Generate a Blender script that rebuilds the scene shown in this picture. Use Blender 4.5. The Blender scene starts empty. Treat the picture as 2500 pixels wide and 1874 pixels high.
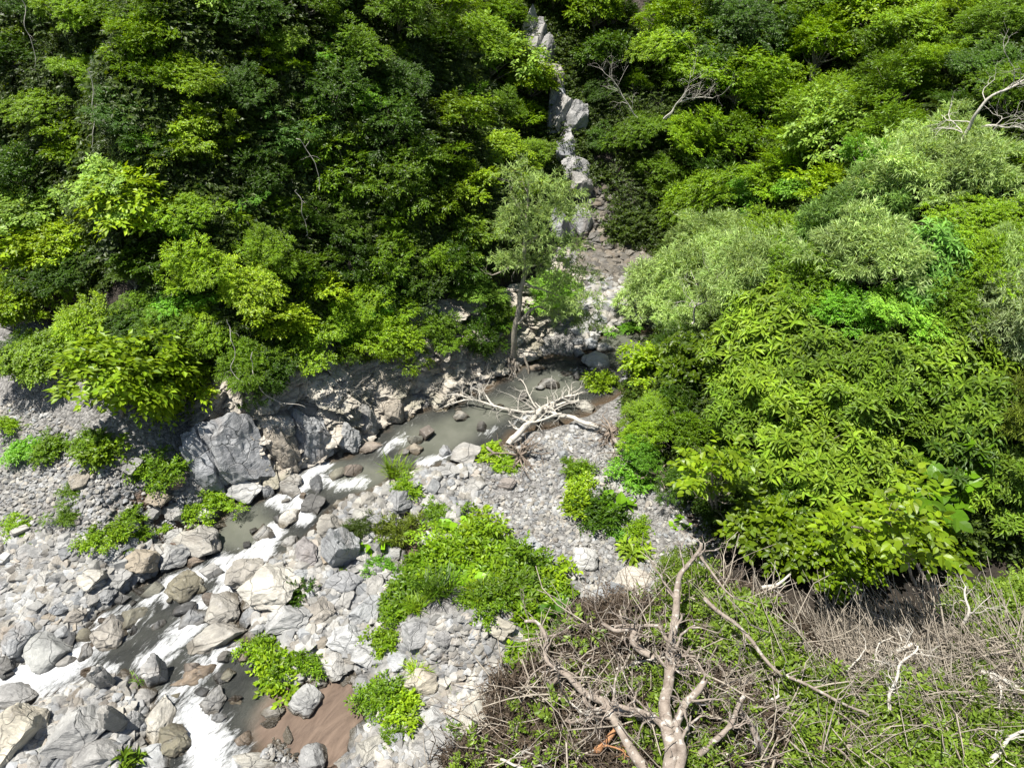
import bpy, math, random
import numpy as np
from mathutils import Vector, Matrix
random.seed(7); np.random.seed(7)
RNG = np.random.default_rng(11)
scene = bpy.context.scene
col = scene.collection

# ------------------------------------------------------------ camera, sky, sun, exposure
F = 1720.0; PITCH = math.radians(34.0); CAMZ = 12.0
cam_data = bpy.data.cameras.new('camera'); cam = bpy.data.objects.new('camera', cam_data); col.objects.link(cam)
cam_data.sensor_width = 36.0; cam_data.lens = 36.0*F/2500.0; cam_data.clip_end = 600; cam_data.clip_start = 0.1
cam.location = (0, 0, CAMZ); cam.rotation_euler = (math.pi/2-PITCH, 0, 0)
scene.camera = cam
SUN_EL = math.radians(71); SUN_AZ = math.radians(-120)      # azimuth from +Y, negative = to the left
world = bpy.data.worlds.new('World'); scene.world = world; world.use_nodes = True
wn = world.node_tree; bg = wn.nodes['Background']; sky = wn.nodes.new('ShaderNodeTexSky')
sky.sky_type = 'NISHITA'; sky.sun_disc = False; sky.sun_elevation = SUN_EL; sky.sun_rotation = SUN_AZ
wn.links.new(sky.outputs[0], bg.inputs[0]); bg.inputs[1].default_value = 0.055
sd = Vector((math.sin(SUN_AZ)*math.cos(SUN_EL), math.cos(SUN_AZ)*math.cos(SUN_EL), math.sin(SUN_EL)))
sl = bpy.data.lights.new('sun', 'SUN'); sl.energy = 5.0; sl.angle = math.radians(0.5); sl.color = (1.0, 0.955, 0.88)
sun = bpy.data.objects.new('sun', sl); col.objects.link(sun); sun.rotation_euler = sd.to_track_quat('Z', 'Y').to_euler()
vs = scene.view_settings; vs.view_transform = 'Standard'; vs.look = 'None'; vs.exposure = 0.92; vs.gamma = 1; vs.use_curve_mapping = False
scene.cycles.max_bounces = 4; scene.cycles.diffuse_bounces = 2; scene.cycles.transmission_bounces = 3; scene.cycles.glossy_bounces = 2

# ------------------------------------------------------------ pixels of the photograph <-> the place
CP, SP = math.cos(PITCH), math.sin(PITCH)
ORD = ['first', 'second', 'third', 'fourth', 'fifth', 'sixth', 'seventh', 'eighth', 'ninth', 'tenth', 'eleventh', 'twelfth', 'thirteenth', 'fourteenth', 'fifteenth', 'sixteenth', 'seventeenth', 'eighteenth', 'nineteenth', 'twentieth', 'twenty-first', 'twenty-second', 'twenty-third', 'twenty-fourth', 'twenty-fifth', 'twenty-sixth', 'twenty-seventh', 'twenty-eighth', 'twenty-ninth', 'thirtieth']
def ray(u, v):
    dx = (u-1250)/F; dy = (937-v)/F
    return np.array([dx, CP+dy*SP, -SP+dy*CP])
def project(P):
    P = np.atleast_2d(P); x = P[:, 0]; y = P[:, 1]; z = P[:, 2]-CAMZ
    d = y*CP-z*SP; up = y*SP+z*CP; d = np.maximum(d, 1e-3)
    return 1250+F*x/d, 937-F*up/d, d
def floor_z(y): return 0.04*(y-6.0)
def on_floor(u, v, h=0.0):
    d = ray(u, v); # CAMZ + d.z t = .04(d.y t-6)+h
    t = (CAMZ+0.24-h)/(0.04*d[1]-d[2]); return np.array([0, 0, CAMZ])+d*t
K = 2500/2212.0
def D(pts): return [(p[0]*K, p[1]*K)+tuple(p[2:]) for p in pts]

# ------------------------------------------------------------ noise
_lat = RNG.random((64, 64, 64)).astype(np.float32)
def vnoise(P):
    P = np.asarray(P, dtype=np.float64); i = np.floor(P).astype(int); f = P-i; f = f*f*(3-2*f)
    r = 0
    for a in (0, 1):
        for b in (0, 1):
            for c in (0, 1):
                w = (f[..., 0] if a else 1-f[..., 0])*(f[..., 1] if b else 1-f[..., 1])*(f[..., 2] if c else 1-f[..., 2])
                r = r+w*_lat[(i[..., 0]+a) % 64, (i[..., 1]+b) % 64, (i[..., 2]+c) % 64]
    return r*2-1
def fbm(P, oct=4, s=1.0, g=0.5):
    P = np.asarray(P)*s; r = 0; a = 1.0
    for k in range(oct): r = r+a*vnoise(P+k*17.3); P = P*2.03; a *= g
    return r
def xy3(x, y, z=0.0): return np.stack([x, y, np.zeros_like(x)+z], -1)

def polydist(x, y, pl):
    """distance to an open polyline, sign + on its right hand side, and the arc position"""
    pl = np.array(pl, float); best = np.full(x.shape, 1e9); sg = np.ones(x.shape); arc = np.zeros(x.shape); acc = 0
    for a, b in zip(pl[:-1], pl[1:]):
        ab = b-a; L = math.hypot(*ab); t = np.clip(((x-a[0])*ab[0]+(y-a[1])*ab[1])/L**2, 0, 1)
        dx = x-(a[0]+t*ab[0]); dy = y-(a[1]+t*ab[1]); d = np.hypot(dx, dy)
        m = d < best-1e-9; cr = ab[0]*(y-a[1])-ab[1]*(x-a[0])
        best = np.where(m, d, best); sg = np.where(m, np.where(cr > 0, -1, 1), sg); arc = np.where(m, acc+t*L, arc); acc += L
    return best*sg, arc
def inside(u, v, poly):
    poly = np.array(poly, float); r = np.zeros(u.shape, bool); n = len(poly)
    for k in range(n):
        x1, y1 = poly[k]; x2, y2 = poly[(k+1) % n]
        c = ((y1 > v) != (y2 > v)) & (u < (x2-x1)*(v-y1)/((y2-y1) if y2 != y1 else 1e-9)+x1); r ^= c
    return r
def sstep(a, b, x): t = np.clip((x-a)/(b-a), 0, 1); return t*t*(3-2*t)

# ------------------------------------------------------------ the lie of the land
def W(pts, h=0.0): return [tuple(on_floor(p[0]*K, p[1]*K, h)[:2]) for p in pts]
LEFT = [(-60, 30), (-30, 22)]+W([(-40, 850), (120, 900), (235, 985), (385, 1040), (480, 1062), (570, 1060), (690, 1005), (800, 965), (835, 908), (990, 862), (1100, 800), (1165, 768), (1222, 722), (1252, 675), (1258, 610)])+[(2.9, 30), (2.2, 37), (0, 50), (-5, 90)]
RIGHT = [(60, 5), (30, 8)]+W([(2300, 1330), (2000, 1335), (1700, 1290), (1560, 1180), (1490, 1080), (1380, 960), (1370, 880), (1400, 800), (1440, 740), (1440, 640)])+[(5.5, 28.5), (5.2, 36), (4, 50), (6, 90)]
WATER = [[W(p) for p in (
    [(1310, 712), (1272, 755), (1240, 778), (1162, 780), (1098, 806), (1045, 840), (988, 866), (915, 882), (845, 904), (805, 935), (780, 978), (705, 992), (650, 1030), (590, 1070), (490, 1098), (465, 1140), (435, 1190), (395, 1215), (330, 1240), (290, 1265), (235, 1320), (205, 1365), (160, 1410), (130, 1435), (60, 1440), (-60, 1470), (-60, 1560), (0, 1540), (90, 1500), (160, 1470), (230, 1440), (300, 1440), (340, 1480), (370, 1540), (330, 1590), (345, 1640), (380, 1760), (560, 1760), (520, 1640), (560, 1590), (600, 1540), (590, 1490), (560, 1455), (555, 1400), (500, 1390), (540, 1320), (515, 1280), (510, 1235), (570, 1205), (650, 1165), (700, 1125), (720, 1090), (790, 1065), (880, 1028), (905, 1008), (960, 1003), (1020, 985), (1050, 955), (1080, 930), (1190, 905), (1250, 890), (1290, 862), (1350, 830), (1400, 790), (1440, 740), (1450, 712)],
    )][0]]
BROWN = [W(p) for p in ([(620, 1500), (700, 1475), (780, 1510), (770, 1580), (740, 1640), (700, 1650), (640, 1600), (600, 1560)], [(880, 1120), (930, 1110), (925, 1160), (900, 1215), (860, 1225), (865, 1180)], [(290, 1165), (350, 1130), (420, 1150), (360, 1190), (310, 1215)])]
def land(x, y):
    fl = floor_z(y)
    n1 = fbm(xy3(x, y), 4, 0.35); n2 = fbm(xy3(x, y, 9.0), 4, 1.3)
    z = fl+0.26+0.14*n1+0.06*n2
    # left gravel talus running down from the cliff
    u, v, _ = project(np.stack([x, y, fl], -1).reshape(-1, 3)); u = u.reshape(x.shape); v = v.reshape(x.shape)
    dL, aL = polydist(x, y, LEFT); dL = -dL
    dR, aR = polydist(x, y, RIGHT)
    tal = np.clip((dL+4.2)/4.2, 0, 1)**1.4*2.3*sstep(-6.6, -9.5, x)
    z = z+tal
    # river bed
    wet = np.zeros(x.shape, bool)
    for w in WATER+BROWN:
        wet |= inside(x, y, w)
    dw = np.full(x.shape, 9.0)
    for w in WATER+BROWN:
        dw = np.minimum(dw, np.abs(polydist(x, y, w+[w[0]])[0]))
    sdw = np.where(wet, -dw, dw)-0.27+0.13*fbm(xy3(x, y, 7.0), 3, 1.6)
    z = z-0.26*sstep(0.3, -0.05, sdw)-0.40*sstep(0.0, -0.7, sdw)
    # the rubble heap in the middle foreground and the brush bank
    c = on_floor(1120, 1560)[:2]; z = z+0.75*np.exp(-(((x-c[0])/1.0)**2+((y-c[1])/0.8)**2)**1.3)
    bz = np.maximum.reduce([0.55*np.exp(-(((x-bx)/rx_)**2+((y-by)/ry_)**2)**1.5) for bx, by, rx_, ry_ in ((2.2, 7.9, 2.0, 1.3), (5.2, 8.0, 2.6, 1.3), (8.4, 7.6, 2.6, 1.6), (2.5, 6.0, 2.6, 1.4), (6.5, 5.8, 4, 1.6))])
    z = z+bz*(1+0.4*n1)
    # left cliff
    hw = 1.3+1.3*np.exp(-((x+1.8)/2.6)**2)+1.2*np.exp(-((x+6.2)/1.9)**2)+0.15*n1
    dd = dL+0.55*fbm(xy3(x, y, 3.0), 3, 0.45)*sstep(1.6, 3.5, dL)
    wall = sstep(0.6, 2.2, dL)*hw
    up = np.clip(dd-2.0, 0, None); sl = np.where(up < 9, up*1.55, 9*1.55+(up-9)*0.9)
    zl = z+wall+sl+(0.55*n1+0.35*fbm(xy3(x, y, 5.0), 3, 0.9))*sstep(2.0, 4.0, dL)
    # right slope
    upr = np.clip(dR, 0, None); sr = np.where(upr < 1.2, upr*0.35, 0.42+(upr-1.2)*0.86); sr = np.where(sr > 15, 15+(sr-15)*0.5, sr)
    zr = z+sr+(0.5*n1)*sstep(0.5, 3.0, dR)
    g = np.clip(y-25.2, 0, None)*0.95+0.25*n1*sstep(25, 28, y)
    z = np.maximum(np.maximum(zl, zr), z+g)
    return z
X0, X1, Y0, Y1, ST = -46.0, 46.0, -9.0, 76.0, 0.27
gx = np.arange(X0, X1, ST); gy = np.arange(Y0, Y1, ST); GX, GY = np.meshgrid(gx, gy)
GZ = land(GX, GY)
def ground(x, y):
    a = np.clip((np.asarray(x, float)-X0)/ST, 0, len(gx)-1.001); b = np.clip((np.asarray(y, float)-Y0)/ST, 0, len(gy)-1.001)
    i = a.astype(int); j = b.astype(int); fa = a-i; fb = b-j
    return GZ[j, i]*(1-fa)*(1-fb)+GZ[j, i+1]*fa*(1-fb)+GZ[j+1, i]*(1-fa)*fb+GZ[j+1, i+1]*fa*fb
def gnormal(x, y, e=0.5):
    n = np.stack([ground(np.asarray(x)-e, y)-ground(np.asarray(x)+e, y), ground(x, np.asarray(y)-e)-ground(x, np.asarray(y)+e), np.full(np.shape(x), 2*e)], -1)
    return n/np.linalg.norm(n, axis=-1, keepdims=True)
TT = np.arange(3.0, 75.0, 0.04)
def hit(u, v, clear=0.0):
    """the farthest-forward point on the ray of a pixel that stands `clear` metres over the land"""
    d = ray(u, v); P = np.array([0, 0, CAMZ])+TT[:, None]*d
    below = P[:, 2]-ground(P[:, 0], P[:, 1]) < clear
    k = int(np.argmax(below)) if below.any() else len(TT)-1
    return P[k], TT[k]

# ------------------------------------------------------------ mesh helpers
def make_mesh(name, V, Fc, mat, smooth=False, attrs=None, midx=None):
    me = bpy.data.meshes.new(name); V = np.asarray(V, np.float32); Fc = np.asarray(Fc, np.int32)
    k = Fc.shape[1]; me.vertices.add(len(V)); me.vertices.foreach_set('co', V.ravel())
    me.loops.add(Fc.size); me.loops.foreach_set('vertex_index', Fc.ravel())
    me.polygons.add(len(Fc)); me.polygons.foreach_set('loop_start', np.arange(0, Fc.size, k, dtype=np.int32)); me.polygons.foreach_set('loop_total', np.full(len(Fc), k, np.int32))
    for m in (mat if isinstance(mat, (list, tuple)) else [mat]): me.materials.append(m)
    if midx is not None: me.polygons.foreach_set('material_index', np.asarray(midx, np.int32))
    me.polygons.foreach_set('use_smooth', np.full(len(Fc), smooth)); me.update(calc_edges=True)
    for n, a in (attrs or {}).items():
        at = me.attributes.new(n, 'FLOAT', 'POINT'); at.data.foreach_set('value', np.asarray(a, np.float32))
    me.validate() if False else None
    return me
def link(name, data, parent=None, loc=None):
    o = bpy.data.objects.new(name, data); col.objects.link(o)
    if parent is not None: o.parent = parent
    if loc is not None: o.location = loc
    return o
def tag(o, label=None, cat=None, group=None, kind=None):
    if label: o['label'] = label
    if cat: o['category'] = cat
    if group: o['group'] = group
    if kind: o['kind'] = kind
    return o
class Geo:
    def __init__(s): s.v = []; s.f = []; s.n = 0
    def add(s, V, Fc):
        s.v.append(np.asarray(V, float)); s.f.append(np.asarray(Fc)+s.n); s.n += len(V)
    def tube(s, pts, r, sides=6, wob=0.0):
        pts = np.asarray(pts, float); r = np.broadcast_to(np.asarray(r, float), (len(pts),)); n = len(pts)
        T = np.gradient(pts, axis=0); T /= np.linalg.norm(T, axis=1, keepdims=True)+1e-9
        ref = np.array([0, 0, 1.0]) if abs(T[0][2]) < 0.9 else np.array([1.0, 0, 0]); A = np.cross(T, ref); A /= np.linalg.norm(A, axis=1, keepdims=True)+1e-9
        for k in range(1, n):
            if (A[k]*A[k-1]).sum() < 0: A[k] = -A[k]
        B = np.cross(T, A); th = np.arange(sides)*2*math.pi/sides
        rr = r[:, None]*(1+wob*(RNG.random((n, sides))-0.5)*2)
        V = pts[:, None, :]+rr[..., None]*(np.cos(th)[None, :, None]*A[:, None, :]+np.sin(th)[None, :, None]*B[:, None, :])
        i = np.arange(n-1)[:, None]*sides; j = np.arange(sides)[None, :]; j2 = (j+1) % sides
        q = np.stack([i+j, i+j2, i+sides+j2, i+sides+j], -1).reshape(-1, 4); s.add(V.reshape(-1, 3), q)
    def mesh(s, name, mat, smooth=True): return make_mesh(name, np.concatenate(s.v), np.concatenate(s.f), mat, smooth)
def smooth_line(pts, n=24, jit=0.0):
    pts = np.asarray(pts, float); t = np.concatenate([[0], np.cumsum(np.linalg.norm(np.diff(pts, axis=0), axis=1))]); t /= t[-1]
    q = np.linspace(0, 1, n); P = np.stack([np.interp(q, t, pts[:, k]) for k in range(3)], -1)
    for _ in range(2): P[1:-1] = P[1:-1]*0.5+(P[:-2]+P[2:])*0.25
    if jit: P[1:-1] += jit*np.stack([vnoise(P[1:-1]*3+a) for a in (1.1, 7.7, 13.3)], -1)
    return P
def nrm(a): return a/(np.linalg.norm(a, axis=-1, keepdims=True)+1e-9)

# ------------------------------------------------------------ materials
def new_mat(name):
    m = bpy.data.materials.new(name); m.use_nodes = True; nt = m.node_tree; nt.nodes.clear()
    return m, nt, nt.nodes.new('ShaderNodeOutputMaterial')
class NB:
    def __init__(s, nt): s.nt = nt
    def n(s, t, inp=None, **p):
        x = s.nt.nodes.new(t)
        for k, v in p.items(): setattr(x, k, v)
        for k, v in (inp or {}).items():
            if hasattr(v, 'is_output') or isinstance(v, bpy.types.NodeSocket): s.nt.links.new(v, x.inputs[k])
            else: x.inputs[k].default_value = v
        return x
    def math(s, op, a, b=0.0, c=0.0, clamp=False):
        x = s.n('ShaderNodeMath', {0: a, 1: b, 2: c}, operation=op, use_clamp=clamp); return x.outputs[0]
    def mix(s, f, a, b, blend='MIX'):
        x = s.n('ShaderNodeMix', {0: f, 6: a, 7: b}, data_type='RGBA', blend_type=blend); return x.outputs[2]
    def noise(s, vec, scale, detail=4.0, rough=0.55, dist=0.0):
        return s.n('ShaderNodeTexNoise', {'Vector': vec, 'Scale': scale, 'Detail': detail, 'Roughness': rough, 'Distortion': dist}).outputs[0]
    def ramp(s, f, stops):
        x = s.n('ShaderNodeValToRGB', {0: f}); e = x.color_ramp.elements
        while len(e) < len(stops): e.new(0.5)
        for k, (p, c) in enumerate(stops): e[k].position = p; e[k].color = (*c, 1) if len(c) == 3 else c
        return x.outputs[0]
    def mapr(s, v, a, b, c=0.0, d=1.0):
        return s.n('ShaderNodeMapRange', {0: v, 1: a, 2: b, 3: c, 4: d}).outputs[0]

def rock_material(name, cols, obj_space=True, wet=True, scale=1.0, green=0.0, bd=0.06, bs=0.75, vary=0.0):
    m, nt, out = new_mat(name); b = NB(nt)
    tc = b.n('ShaderNodeTexCoord'); geo = b.n('ShaderNodeNewGeometry'); oi = b.n('ShaderNodeObjectInfo')
    pos = geo.outputs['Position']
    vec = pos
    stretched = b.n('ShaderNodeVectorMath', {0: (tc.outputs['Object'] if obj_space else pos), 1: (0.8, 1.4, 5.0)}, operation='MULTIPLY').outputs[0]
    n1 = b.noise(vec, 1.7*scale, 6, 0.65); n2 = b.noise(vec, 9*scale, 6, 0.7); n3 = b.noise(stretched, 2.6*scale, 7, 0.7, 1.2)
    base = b.ramp(n1, [(0.3, cols[0]), (0.5, cols[1]), (0.72, cols[2])])
    tint = b.ramp(oi.outputs['Random'] if obj_space else n2, [(0.0, (0.80, 0.84, 0.90)), (0.35, (1.0, 1.0, 1.0)), (0.72, (1.04, 1.01, 0.96)), (0.88, (1.05, 1.0, 0.90)), (1.0, (1.0, 0.90, 0.80))])
    c = b.mix(1.0, base, tint, 'MULTIPLY')
    c = b.mix(1.0, c, oi.outputs['Color'], 'MULTIPLY') if obj_space else c
    c = b.mix(1.0, c, (1.005, 1.0, 0.975, 1), 'MULTIPLY')
    if vary:
        rv = b.mapr(b.math('FRACT', b.math('MULTIPLY', oi.outputs['Random'], 91.7)), 0, 1, 1-vary, 1+vary*.8); c = b.mix(1.0, c, b.n('ShaderNodeCombineXYZ', {0: rv, 1: rv, 2: rv}).outputs[0], 'MULTIPLY')
    lines = b.mapr(n3, 0.42, 0.50, 0.0, 1.0); lines2 = b.mapr(n3, 0.58, 0.50, 0.0, 1.0); l = b.math('MULTIPLY', lines, lines2)
    c = b.mix(b.math('MULTIPLY', l, 0.28), c, (0.08, 0.08, 0.08, 1))
    sp = b.mapr(n2, 0.56, 0.75, 0.0, 0.45); c = b.mix(sp, c, (0.58, 0.57, 0.55, 1))
    st = b.mapr(b.noise(vec, 0.9*scale, 5, 0.6, 0.6), 0.60, 0.72, 0.0, 0.35); c = b.mix(st, c, (0.22, 0.165, 0.115, 1))
    vo = b.n('ShaderNodeTexVoronoi', {'Vector': b.n('ShaderNodeVectorMath', {0: vec, 1: b.n('ShaderNodeVectorMath', {0: b.n('ShaderNodeTexNoise', {'Vector': vec, 'Scale': 2.5}).outputs['Color'], 1: (.3, .3, .3)}, operation='MULTIPLY').outputs[0]}, operation='ADD').outputs[0], 'Scale': 1.6*scale}, feature='DISTANCE_TO_EDGE')
    crack = b.mapr(vo.outputs[0], 0.0, 0.022, 1.0, 0.0)
    c = b.mix(b.math('MULTIPLY', crack, 0.22), c, (0.05, 0.045, 0.04, 1))
    if green:
        gm = b.mapr(b.noise(vec, 1.1, 5, 0.6), 0.52, 0.62, 0.0, green); c = b.mix(gm, c, (0.05, 0.075, 0.015, 1))
    rough = 0.85
    if wet:
        sx = b.n('ShaderNodeSeparateXYZ', {0: pos}); lev = b.math('MULTIPLY_ADD', sx.outputs[1], 0.04, -0.24)
        hgt = b.math('SUBTRACT', sx.outputs[2], lev); hgt = b.math('ADD', hgt, b.math('MULTIPLY_ADD', n1, 0.22, -0.11))
        wetm = b.mapr(hgt, 0.03, 0.13, 1.0, 0.0)
        wc = b.mix(1.0, c, (0.30, 0.27, 0.22, 1), 'MULTIPLY'); c = b.mix(wetm, c, wc)
        rough = b.mapr(wetm, 0.0, 1.0, 0.85, 0.25)
    h = b.math('ADD', b.math('ADD', b.math('MULTIPLY', n2, 0.6), b.math('MULTIPLY', n3, 1.1)), b.math('MULTIPLY', crack, -0.8))
    bump = b.n('ShaderNodeBump', {'Height': h, 'Strength': bs, 'Distance': bd})
    p = b.n('ShaderNodeBsdfPrincipled', {'Base Color': c, 'Roughness': rough, 'Normal': bump.outputs[0]})
    nt.links.new(p.outputs[0], out.inputs[0]); return m

def leaf_material(name, c1, c2, trans=0.35, rough=0.45, spec=0.35):
    m, nt, out = new_mat(name); b = NB(nt); geo = b.n('ShaderNodeNewGeometry'); oi = b.n('ShaderNodeObjectInfo')
    r = geo.outputs['Random Per Island']; c = b.mix(r, (*c1, 1), (*c2, 1))
    br = b.mapr(b.math('FRACT', b.math('MULTIPLY', r, 37.7)), 0, 1, 0.6, 1.35); c = b.mix(1.0, c, b.n('ShaderNodeCombineXYZ', {0: br, 1: br, 2: br}).outputs[0], 'MULTIPLY')
    c = b.mix(1.0, c, oi.outputs['Color'], 'MULTIPLY')
    nz = b.noise(geo.outputs['Position'], 0.8, 3); v = b.mapr(nz, 0.3, 0.7, 0.7, 1.3); c = b.mix(1.0, c, b.n('ShaderNodeCombineXYZ', {0: v, 1: v, 2: v}).outputs[0], 'MULTIPLY')
    p = b.n('ShaderNodeBsdfPrincipled', {'Base Color': c, 'Roughness': rough, 'Specular IOR Level': spec})
    t = b.n('ShaderNodeBsdfTranslucent', {'Color': b.mix(1.0, c, (1.5, 1.35, 0.35, 1), 'MULTIPLY')})
    mx = b.n('ShaderNodeMixShader', {0: trans, 1: p.outputs[0], 2: t.outputs[0]}); nt.links.new(mx.outputs[0], out.inputs[0]); return m

def bark_material(name, c1, c2, sc=8.0, white=0.0):
    m, nt, out = new_mat(name); b = NB(nt); pos = b.n('ShaderNodeNewGeometry').outputs['Position']; oi = b.n('ShaderNodeObjectInfo')
    n = b.noise(pos, sc, 6, 0.7, 0.6); c = b.ramp(n, [(0.3, c1), (0.65, c2)])
    if white: c = b.mix(b.mapr(b.noise(pos, sc*1.7, 3, 0.5), 0.58, 0.64, 0, white), c, (0.55, 0.53, 0.48, 1))
    c = b.mix(1.0, c, oi.outputs['Color'], 'MULTIPLY')
    bump = b.n('ShaderNodeBump', {'Height': b.noise(pos, sc*4, 5, 0.7), 'Strength': 0.6, 'Distance': 0.02})
    p = b.n('ShaderNodeBsdfPrincipled', {'Base Color': c, 'Roughness': 0.85, 'Normal': bump.outputs[0]}); nt.links.new(p.outputs[0], out.inputs[0]); return m

M_ROCK = rock_material('grey_river_rock', [(0.17, 0.17, 0.172), (0.30, 0.30, 0.298), (0.43, 0.428, 0.42)], vary=0.12)
M_STONE = rock_material('loose_stone', [(0.14, 0.14, 0.142), (0.29, 0.29, 0.286), (0.42, 0.417, 0.405)], bd=0.018, bs=0.5, vary=0.42)
M_SCREE = rock_material('scree_stone', [(0.08, 0.07, 0.055), (0.15, 0.135, 0.115), (0.24, 0.225, 0.20)], bd=0.03, vary=.3)  # brown stone, toned darker to stand in for shade of the trees beside it
M_CLIFF = rock_material('cliff_rock', [(0.28, 0.245, 0.20), (0.42, 0.385, 0.335), (0.54, 0.52, 0.485)], obj_space=False, green=0.3)
LEAFM = {
    'broad': leaf_material('broad_leaf', (0.055, 0.115, 0.010), (0.10, 0.17, 0.016)),
    'fine': leaf_material('fine_leaf', (0.045, 0.105, 0.009), (0.085, 0.155, 0.014)),
    'feather': leaf_material('feathery_leaf', (0.075, 0.120, 0.035), (0.120, 0.165, 0.055), trans=0.28),
    'rosette': leaf_material('glossy_leaf', (0.055, 0.110, 0.016), (0.090, 0.150, 0.026), trans=0.28, rough=0.5, spec=0.3),
    'big': leaf_material('big_leaf', (0.060, 0.150, 0.012), (0.085, 0.190, 0.018), trans=0.3, rough=0.4),
    'oval': leaf_material('oval_leaf', (0.060, 0.125, 0.009), (0.090, 0.155, 0.014), trans=0.35, rough=0.4),
    'grass': leaf_material('grass_blade', (0.06, 0.13, 0.012), (0.12, 0.19, 0.025), trans=0.35),
}
M_DEADLEAF = leaf_material('withered_leaf', (0.042, 0.032, 0.024), (0.11, 0.084, 0.06), trans=0.15, rough=0.8, spec=0.1)
M_BARK = bark_material('grey_bark', (0.09, 0.075, 0.06), (0.24, 0.21, 0.17), white=0.5)
M_DEADWOOD = bark_material('dead_wood', (0.13, 0.10, 0.078), (0.31, 0.265, 0.22), 6.0, white=0.55)
M_TWIG = bark_material('dry_twig', (0.095, 0.072, 0.054), (0.29, 0.235, 0.185), 3.0)
M_PALE = bark_material('bleached_wood', (0.36, 0.33, 0.28), (0.56, 0.53, 0.47), 7.0)
M_SPLIT = bark_material('split_orange_wood', (0.28, 0.12, 0.05), (0.42, 0.22, 0.10), 9.0)

def ground_material():
    m, nt, out = new_mat('ground'); b = NB(nt); geo = b.n('ShaderNodeNewGeometry'); pos = geo.outputs['Position']
    n1 = b.noise(pos, 0.9, 5, 0.6); n2 = b.noise(pos, 14, 6, 0.7); n3 = b.noise(pos, 55, 4, 0.7)
    vo = b.n('ShaderNodeTexVoronoi', {'Vector': pos, 'Scale': 16.0, 'Randomness': 1.0}); vo2 = b.n('ShaderNodeTexVoronoi', {'Vector': pos, 'Scale': 38.0})
    grav = b.ramp(n2, [(0.3, (0.13, 0.122, 0.112)), (0.5, (0.24, 0.232, 0.22)), (0.7, (0.35, 0.345, 0.33))])
    sep = b.n('ShaderNodeSeparateColor', {0: vo.outputs['Color']}); g = b.mapr(sep.outputs[0], 0, 1, 0.55, 1.35)
    grav = b.mix(1.0, grav, b.n('ShaderNodeCombineXYZ', {0: g, 1: g, 2: g}).outputs[0], 'MULTIPLY')
    earth_and_shade = b.ramp(n1, [(0.35, (0.018, 0.014, 0.010)), (0.6, (0.048, 0.036, 0.025))])  # slope soil, its near black also standing in for hollow and gully shade
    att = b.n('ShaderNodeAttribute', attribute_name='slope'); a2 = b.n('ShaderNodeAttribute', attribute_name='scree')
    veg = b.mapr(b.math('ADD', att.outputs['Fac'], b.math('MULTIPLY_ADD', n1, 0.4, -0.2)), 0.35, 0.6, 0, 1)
    c = b.mix(veg, grav, earth_and_shade)
    scr = b.mapr(b.math('ADD', a2.outputs['Fac'], b.math('MULTIPLY_ADD', n1, 0.5, -0.25)), 0.4, 0.6, 0, 1)
    c = b.mix(scr, c, b.mix(0.85, grav, (0.05, 0.034, 0.022, 1)))
    a3 = b.n('ShaderNodeAttribute', attribute_name='mud'); c = b.mix(b.mapr(a3.outputs['Fac'], 0.3, 0.7), c, b.mix(n2, (0.075, 0.048, 0.032, 1), (0.15, 0.105, 0.075, 1)))
    sx = b.n('ShaderNodeSeparateXYZ', {0: pos}); hgt = b.math('SUBTRACT', sx.outputs[2], b.math('MULTIPLY_ADD', sx.outputs[1], 0.04, -0.24))
    wm = b.mapr(hgt, 0.0, 0.08, 1.0, 0.0); c = b.mix(wm, c, b.mix(1.0, c, (0.42, 0.36, 0.28, 1), 'MULTIPLY'))
    h = b.math('ADD', b.math('ADD', n2, b.math('MULTIPLY', n3, 0.4)), b.math('MULTIPLY', vo.outputs['Distance'], -1.2)); h = b.math('ADD', h, b.math('MULTIPLY', vo2.outputs['Distance'], -0.5))
    bump = b.n('ShaderNodeBump', {'Height': h, 'Strength': 0.9, 'Distance': 0.06})
    p = b.n('ShaderNodeBsdfPrincipled', {'Base Color': c, 'Roughness': 0.9, 'Normal': bump.outputs[0]}); nt.links.new(p.outputs[0], out.inputs[0]); return m

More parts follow.
